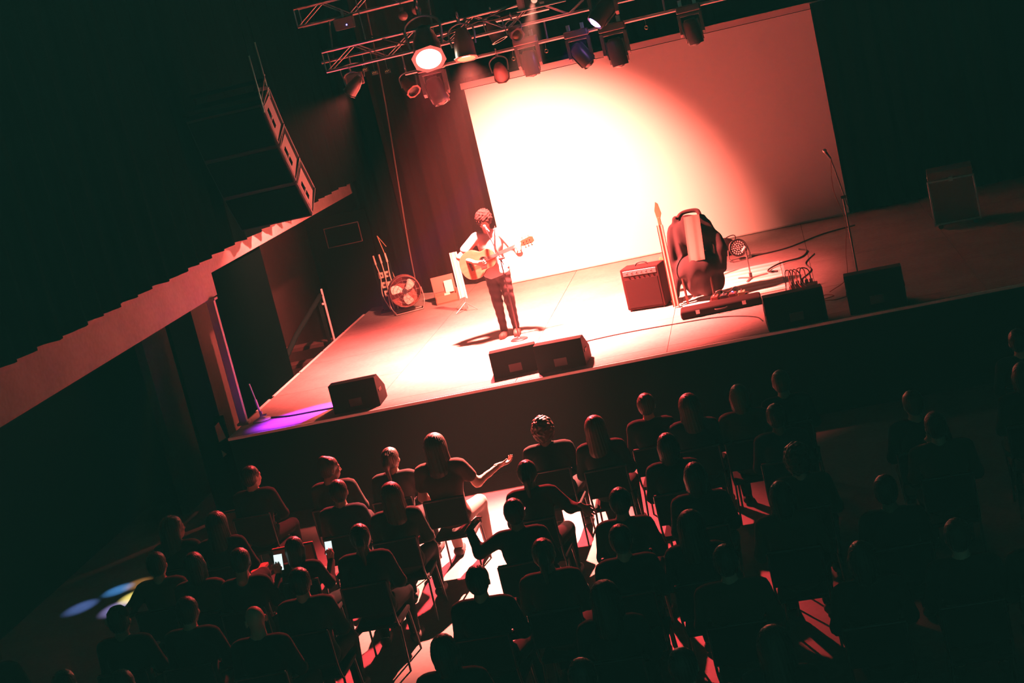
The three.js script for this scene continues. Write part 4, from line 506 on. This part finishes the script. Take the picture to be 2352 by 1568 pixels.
for (const [a, b, c] of [[-0.9, 1.2, 0.25], [1.6, 3.4, 0.2], [0.2, 1.9, 0.16]]) one('truss_cable', 'black power cable swagged along the front truss', 'cable', tube([[a, 5.52, 0.12], [a + (b - a) * 0.3, 5.52 - c, 0.2], [a + (b - a) * 0.6, 5.5 - c * 0.6, 0.2], [b, 5.5, 0.14]], 0.012, 30), M.rubber, 'cables on the truss');
// line array of loudspeakers: front faces the house, side faces the stage
{ const tilt = [0.44, 0.55, 0.64]; let y = 5.0, z = 2.5; const W = 1.0, H = 0.6, D = 0.5, sideM = std(lin(0.3, 0.26, 0.26), 0.5), xr = -1.88, labels = ['topmost black loudspeaker cabinet of the hanging array, under the rods', 'middle black loudspeaker cabinet of the hanging array', 'lowest black loudspeaker cabinet of the hanging array'];
  tilt.forEach((t, i) => { const o = thing('array_speaker', labels[i], 'loudspeaker', [xr - W / 2, y, z], 0, 'line array cabinets'); o.rotation.x = t; // local: front at z 0, hangs down from y 0
    part('cabinet', ext(poly([[0, 0], [0, -H + 0.012], [-D, -H + 0.05], [-D, -0.05]]), W - 0.03, 0.006).translate(0, 0, -(W - 0.03) / 2).rotateY(-Math.PI / 2), M.boxBlack, o);
    part('front_grille', bx(W - 0.05, H - 0.06, 0.015, 0, -H / 2, 0.006), M.drape, o);
    const sp = part('side_panel', ext(poly([[-0.06, -0.06], [-0.06, -H + 0.06], [-D + 0.12, -H + 0.09], [-D + 0.12, -0.09]]), 0.006).rotateY(-Math.PI / 2).translate(W / 2 + 0.002, 0, 0), sideM, o);
    for (const q of [-0.2, -0.36]) part('handle_slot', bx(0.008, 0.1, 0.07, W / 2 + 0.004, q, -0.15, 0.003), M.drape, sp); part('handle_bar', bx(0.014, 0.03, 0.08, W / 2 + 0.006, -0.28, -0.15), sideM, sp);
    part('side_frame', [bx(0.012, 0.014, D - 0.02, W / 2 + 0.004, -0.03, -D / 2), bx(0.012, 0.014, D - 0.02, W / 2 + 0.004, -H + 0.03, -D / 2), bx(0.012, H - 0.06, 0.014, W / 2 + 0.004, -H / 2, -0.02), bx(0.012, H - 0.1, 0.014, W / 2 + 0.004, -H / 2, -D + 0.02)], sideM, o);
    y -= Math.cos(t) * H; z -= Math.sin(t) * H; });
  const r = thing('speaker_hanger', 'steel rigging frame and rods holding the hanging loudspeakers', 'rigging', [xr - W / 2, 5.0, 2.5]); part('bumper', [bx(W, 0.05, 0.05, 0, 0.09, -0.02), bx(W, 0.05, 0.05, 0, 0.28, -0.42), bx(0.05, 0.05, 0.46, W / 2 - 0.02, 0.18, -0.22).rotateX(0)], M.boxBlack, r); const gold = std(lin(0.6, 0.55, 0.4), 0.3, 0.8); for (const [zz, yy] of [[-0.03, 0.05], [-0.4, 0.2]]) { part('rod', rod(V(W / 2, yy - 0.15, zz), V(W / 2, yy + 0.55, zz + 0.02), 0.01), gold, r); part('chain', rod(V(W / 2, yy + 0.55, zz + 0.02), V(W / 2, 3.45, zz + 0.02), 0.006), M.black, r); } part('cross_link', rod(V(W / 2, 0.05, -0.03), V(W / 2, 0.34, -0.42), 0.012), sideM, r); }
// beam bar throwing narrow coloured beams on the floor under the gallery
{ const b = thing('beam_bar', 'small bar of narrow coloured beams clamped under the gallery', 'stage light', [-3.75, 2.7, 2.95], -0.2); part('bar', bx(0.5, 0.07, 0.08, 0, 0, 0, 0.01), fixBlack, b); part('bracket', bx(0.03, 0.1, 0.03, -0.15, 0.06, -0.02), M.steel, b);
  [[lin(0.1, 0.4, 1), [-4.3, 0, 4.85], 130], [lin(1, 0.45, 0.12), [-4.1, 0, 4.75], 60], [lin(1, 0.82, 0.2), [-3.95, 0, 5.2], 300], [lin(0.5, 0.42, 1), [-4.05, 0, 5.5], 130], [lin(0.2, 0.35, 1), [-4.6, 0, 5.25], 100]].forEach(([c, to, k], i) => { const x = 0.2 - i * 0.1; part('lens', disc(0.02, 0.012, 12).rotateX(Math.PI / 2).translate(x, 0, 0.04), glow(c, 1), b); spot('coloured_beam', V(-3.75 + x - 0.02, 2.66, 3.05 + x * 0.2), V(...to), c, k, 3.5, 1, 1); }); }
// ---------------------------------------------------------------- the audience, seated in rows facing the stage
const frameDark = std(lin(0.06, 0.06, 0.065), 0.28, 0.8);
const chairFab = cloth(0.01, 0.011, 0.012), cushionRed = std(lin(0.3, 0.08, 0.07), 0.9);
function buildChair(label, x, z, turn, group, cushion = chairFab) {
  const c = thing('stacking_chair', label, 'chair', [x, 0, z], turn, group);
  part('seat', bx(0.43, 0.04, 0.42, 0, 0.42, -0.03, 0.015), cushion, c); part('backrest', bx(0.42, 0.3, 0.03, 0, 0.72, 0.245, 0.012).rotateX(0), cushion, c);
  for (const s of [-1, 1]) { part('leg', rod(V(s * 0.2, 0.41, -0.2), V(s * 0.215, 0, -0.24), 0.0105), frameDark, c); part('leg', rod(V(s * 0.2, 0.41, 0.16), V(s * 0.215, 0, 0.24), 0.0105), frameDark, c); part('back_post', tube([[s * 0.2, 0.41, 0.18], [s * 0.205, 0.5, 0.235], [s * 0.205, 0.86, 0.265]], 0.0105, 10), frameDark, c); part('seat_rail', rod(V(s * 0.2, 0.405, -0.22), V(s * 0.2, 0.405, 0.18), 0.0105), frameDark, c); }
  part('top_rail', rod(V(-0.205, 0.86, 0.265), V(0.205, 0.86, 0.265), 0.0115), frameDark, c); return c;
}
const chair0 = buildChair('black stacking chair under the woman with the stretched arm', 0.18, 6.25, 0);
const ROWS = [[6.5, 'front row'], [7.8, 'second row'], [9.0, 'third row'], [10.2, 'fourth row'], [11.5, 'fifth row'], [99, 'last row']], rowOf = (z) => ROWS.find(([a]) => z < a)[1], blockOf = (x) => x < 0.7 ? 'gallery side of the aisle' : 'far side of the aisle';
function chairAt(x, z, turn) { copy(chair0, [x, 0, z], turn, `black stacking chair under a listener in the ${rowOf(z)}, ${blockOf(x)}`, `${rowOf(z)} chairs, ${blockOf(x)}`); }
const T = topMats, Hm = hairMats;
const crowd = [
  // x, z, options
  [-2.09, 5.6, { hair: 'short', yaw: -0.5, top: T[0], label: 'short-haired man turned aside at the end of the front row' }],
  [-1.12, 5.82, { hair: 'bun', yaw: -0.9, nod: 0.1, top: T[5], hairMat: Hm[1], label: 'listener with a top knot looking sideways in the front row' }],
  [-0.42, 5.95, { hair: 'tail', yaw: -0.15, top: T[0], hairMat: Hm[1], label: 'listener with a ponytail next to the long-haired woman on the aisle' }],
  [0.18, 6.25, { hair: 'long', s: 1.1, arms: ['lap', 'out'], sleeve: 'short', top: T[2], pants: T[4], hairMat: Hm[1], nochair: 1, label: 'long-haired woman on the aisle stretching one arm out' }],
  [1.25, 5.92, { hair: 'curly', top: T[0], hairMat: Hm[3], wide: 1.08, label: 'curly-haired listener across the aisle in the front row' }],
  [1.83, 6.2, { hair: 'long', top: T[5], hairMat: Hm[3], label: 'long-haired listener with sloping shoulders beside the curly head' }],
  [2.3, 5.76, { hair: 'short', top: T[0], hairMat: Hm[3], label: 'round-headed listener with cropped hair in the front row' }],
  [2.75, 6.1, { hair: 'long', top: T[3], hairMat: Hm[3], yaw: 0.2, label: 'long-haired listener in a bluish top in the front row' }],
  [3.24, 6.12, { hair: 'bob', top: T[2], hairMat: Hm[2], label: 'bob-haired listener near the end of the front row' }],
  [3.68, 5.82, { hair: 'short', top: T[0], hairMat: Hm[2], label: 'last listener of the front row, fair cropped hair' }],
  [-0.72, 6.85, { hair: 'short', yaw: 0.2, top: T[3], label: 'listener in the second row behind the top knot' }],
  [-0.1, 7.28, { hair: 'long', top: T[5], hairMat: Hm[3], sleeve: 'long', yaw: 0.25, label: 'long-haired listener directly behind the woman with the stretched arm' }],
  [1.27, 7.42, { hair: 'tail', top: T[2], hairMat: Hm[1], arms: ['lap', 'back'], label: 'ponytailed listener resting an arm on the next chair' }],
  [2.6, 7.36, { hair: 'bob', top: T[0], label: 'dark bob-haired listener in the second row' }],
  [3.58, 7.0, { hair: 'short', top: T[3], hairMat: Hm[1], label: 'second-row listener behind the fair cropped head' }],
  [-2.45, 7.0, { hair: 'long', yaw: -0.7, top: T[5], hairMat: Hm[1], label: 'listener turning her face sideways near the gallery' }],
  [4.78, 7.4, { hair: 'short', top: T[0], hairMat: Hm[3], yaw: 0.3, label: 'short-haired listener beyond the open floor patch' }],
  [5.75, 7.2, { hair: 'bob', top: T[5], hairMat: Hm[1], label: 'bob-haired listener farthest along the second row' }],
  [-0.14, 8.38, { hair: 'tail', top: T[0], hairMat: Hm[1], yaw: 0.15, label: 'ponytailed listener in the third row by the aisle' }],
  [1.3, 8.52, { hair: 'short', top: T[0], glasses: 1, arms: ['raise', 'lap'], label: 'man with glasses raising one hand beside the aisle' }],
  [2.22, 8.76, { hair: 'short', top: T[5], label: 'shadowed short-haired listener in the third row' }],
  [3.7, 8.4, { hair: 'curly', top: T[5], hairMat: Hm[1], label: 'curly-haired listener in the third row near the open floor' }],
  [4.9, 8.2, { hair: 'short', top: T[2], wide: 1.1, arms: ['chin', 'lap'], label: 'broad listener with hand at chin beyond the open floor' }],
  [-1.68, 8.4, { hair: 'bob', top: T[2], hairMat: Hm[1], label: 'listener with bobbed hair left of the phone users' }],
  [-1.22, 8.52, { hair: 'short', wide: 0.9, nod: 0.25, arms: ['lap', 'phone'], top: T[0], label: 'listener bent over a glowing phone' }],
  [-0.88, 8.0, { hair: 'bob', s: 0.9, nod: 0.25, arms: ['lap', 'phone'], top: T[0], label: 'bob-haired listener holding up a small glowing phone' }],
  [-2.2, 8.1, { hair: 'short', top: T[2], arms: ['back', 'lap'], label: 'listener with an arm over the chair back near the gallery' }],
  [1.22, 10.02, { hair: 'short', top: T[0], wide: 1.05, label: 'dark round head outlined against the lit aisle, fourth row' }],
  [1.24, 11.3, { hair: 'bob', top: T[0], wide: 1.05, label: 'dark bobbed head outlined against the lit aisle, last row' }],
  [-0.58, 10.05, { hair: 'bald', top: T[0], yaw: 0.5, label: 'bald man with red-lit scalp at the back of the side block' }],
  [-0.42, 9.32, { hair: 'short', top: T[5], label: 'listener seated right behind the ponytail by the aisle' }],
  [1.74, 9.72, { hair: 'tail', top: T[2], hairMat: Hm[3], label: 'ponytailed listener in the fourth row past the aisle' }],
  [3.6, 9.28, { hair: 'bob', top: T[2], wide: 1.05, label: 'listener with pale shoulders in the fourth row' }],
  [4.38, 9.6, { hair: 'short', top: T[1], label: 'dark head outlined against the dim open floor' }],
  [3.15, 10.55, { hair: 'short', top: T[2], wide: 1.12, label: 'broad-shouldered listener near the back' }],
  [-1.98, 9.5, { hair: 'short', top: T[1], cap: topMats[1], label: 'listener wearing a dark cap near the rainbow light patch' }],
];
for (const [x, z, o] of crowd) { seated({ x, z, turn: rr(-0.06, 0.06), legs: rr(0, 0.8), lean: rr(-0.04, 0.1), sway: rr(-0.05, 0.05), skin: Math.floor(rr(0, 2.99)), ...o }); if (!o.nochair) chairAt(x, z + 0.005, rr(-0.05, 0.05)); }
// listeners lost in the shadow: four builds, repeated
{ const kinds = ['short', 'long', 'bob', 'short'].map((hair, i) => ({ hair, top: T[i % 2], lean: 0.04 * i, legs: 0.3 * i, }));
  const taken = crowd.map(([x, z]) => [x, z]), protos = []; let n = 0;
  for (const z of [5.95, 7.15, 8.4, 9.65, 10.9, 12.1]) for (let x = -4.3; x < 6.3; x += 0.6) { const X = x + rr(-0.05, 0.05), Z = z + rr(-0.08, 0.08);
    if (X > -0.35 && X < 1.15) continue; if (z > 9 && X > -0.9 && X < 2.1) continue; if (z > 11.5 && (X > 3.6 || X < -1.5)) continue; if (X > 3.95 && X < 5.4 && Z < 10.4) continue; if (X < -3.0 && Z < 6.6) continue; if (X < -3.3 && Z < 8.8) continue;
    if (taken.some(([a, b]) => Math.hypot(a - X, (b - Z) * 0.8) < 0.55) || [[-2.13, 6.45], [-1.02, 6.9], [-2.5, 5.4]].some(([a, b]) => Math.hypot(a - X, b - Z) < 0.6)) continue;
    { const t = Math.max(0, Math.min(1, ((X + 4.3) * 2.1 + (Z - 5.2) * 4) / (2.1 * 2.1 + 16))); if (Math.hypot(X + 4.3 - 2.1 * t, Z - 5.2 - 4 * t) < 0.95) continue; }
    const k = n++ % 4; const lb = `dark ${['cropped', 'long', 'bobbed', 'short'][k]}-haired listener in the shadow of the ${rowOf(Z)}, ${blockOf(X)}`, gp = `shadowed listeners, ${rowOf(Z)}, ${blockOf(X)}, ${kinds[k].hair} hair`;
    if (!protos[k]) protos[k] = seated({ x: X, z: Z, ...kinds[k], label: lb, group: gp }); else copy(protos[k], [X, 0, Z], rr(-0.1, 0.1), lb, gp); chairAt(X, Z + 0.005, rr(-0.04, 0.04)); } }
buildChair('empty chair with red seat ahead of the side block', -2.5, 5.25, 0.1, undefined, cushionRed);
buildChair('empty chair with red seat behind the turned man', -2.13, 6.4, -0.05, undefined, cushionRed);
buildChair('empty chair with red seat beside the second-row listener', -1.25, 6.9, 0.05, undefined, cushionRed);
// phones with lit screens
for (const [x, z, s, label] of [[-1.04, 8.12, 1, 'larger glowing phone held up in the dark side block'], [-0.71, 7.64, 0.85, 'smaller glowing phone held up by the bob-haired listener']]) {
  const p = thing('phone', label, 'phone', [x, s < 1 ? 0.9 : 1.0, z], 0.1); p.rotation.x = -0.35; part('case', bx(0.085 * s, 0.155 * s, 0.009, 0, 0.03, 0, 0.004), M.plastic, p); part('screen', bx(0.078 * s, 0.145 * s, 0.002, 0, 0.03, 0.006), glow(lin(0.8, 1, 1), 1.1), p);
  const l = new THREE.RectAreaLight(lin(0.8, 1, 1), 0.7, 0.075 * s, 0.14 * s); l.name = 'phone_screen_light'; l.position.set(0, 0.03, 0.012); l.rotation.y = Math.PI; p.add(l);
}
// folded flyers pinned at the corner of the stage
{ const m = std(lin(0.6, 0.35, 0.25), 0.9); const f = thing('folded_flyer', 'two pale folded flyers pinned beside the stage corner', 'flyer', [-3.45, 0, 2.75]); part('flyer', ext(poly([[0, 0], [0.16, 0.06], [0.12, 0.28], [0, 0.2]]), 0.004).translate(-0.08, 1.0, 0), m, f); part('flyer', ext(poly([[0, 0], [0.09, 0.05], [0.01, 0.14]]), 0.004).translate(-0.06, 0.8, 0), m, f); part('pin_board', bx(0.22, 1.35, 0.03, 0, 0.675, -0.025), M.drape, f); }
renderer.render(scene, camera);
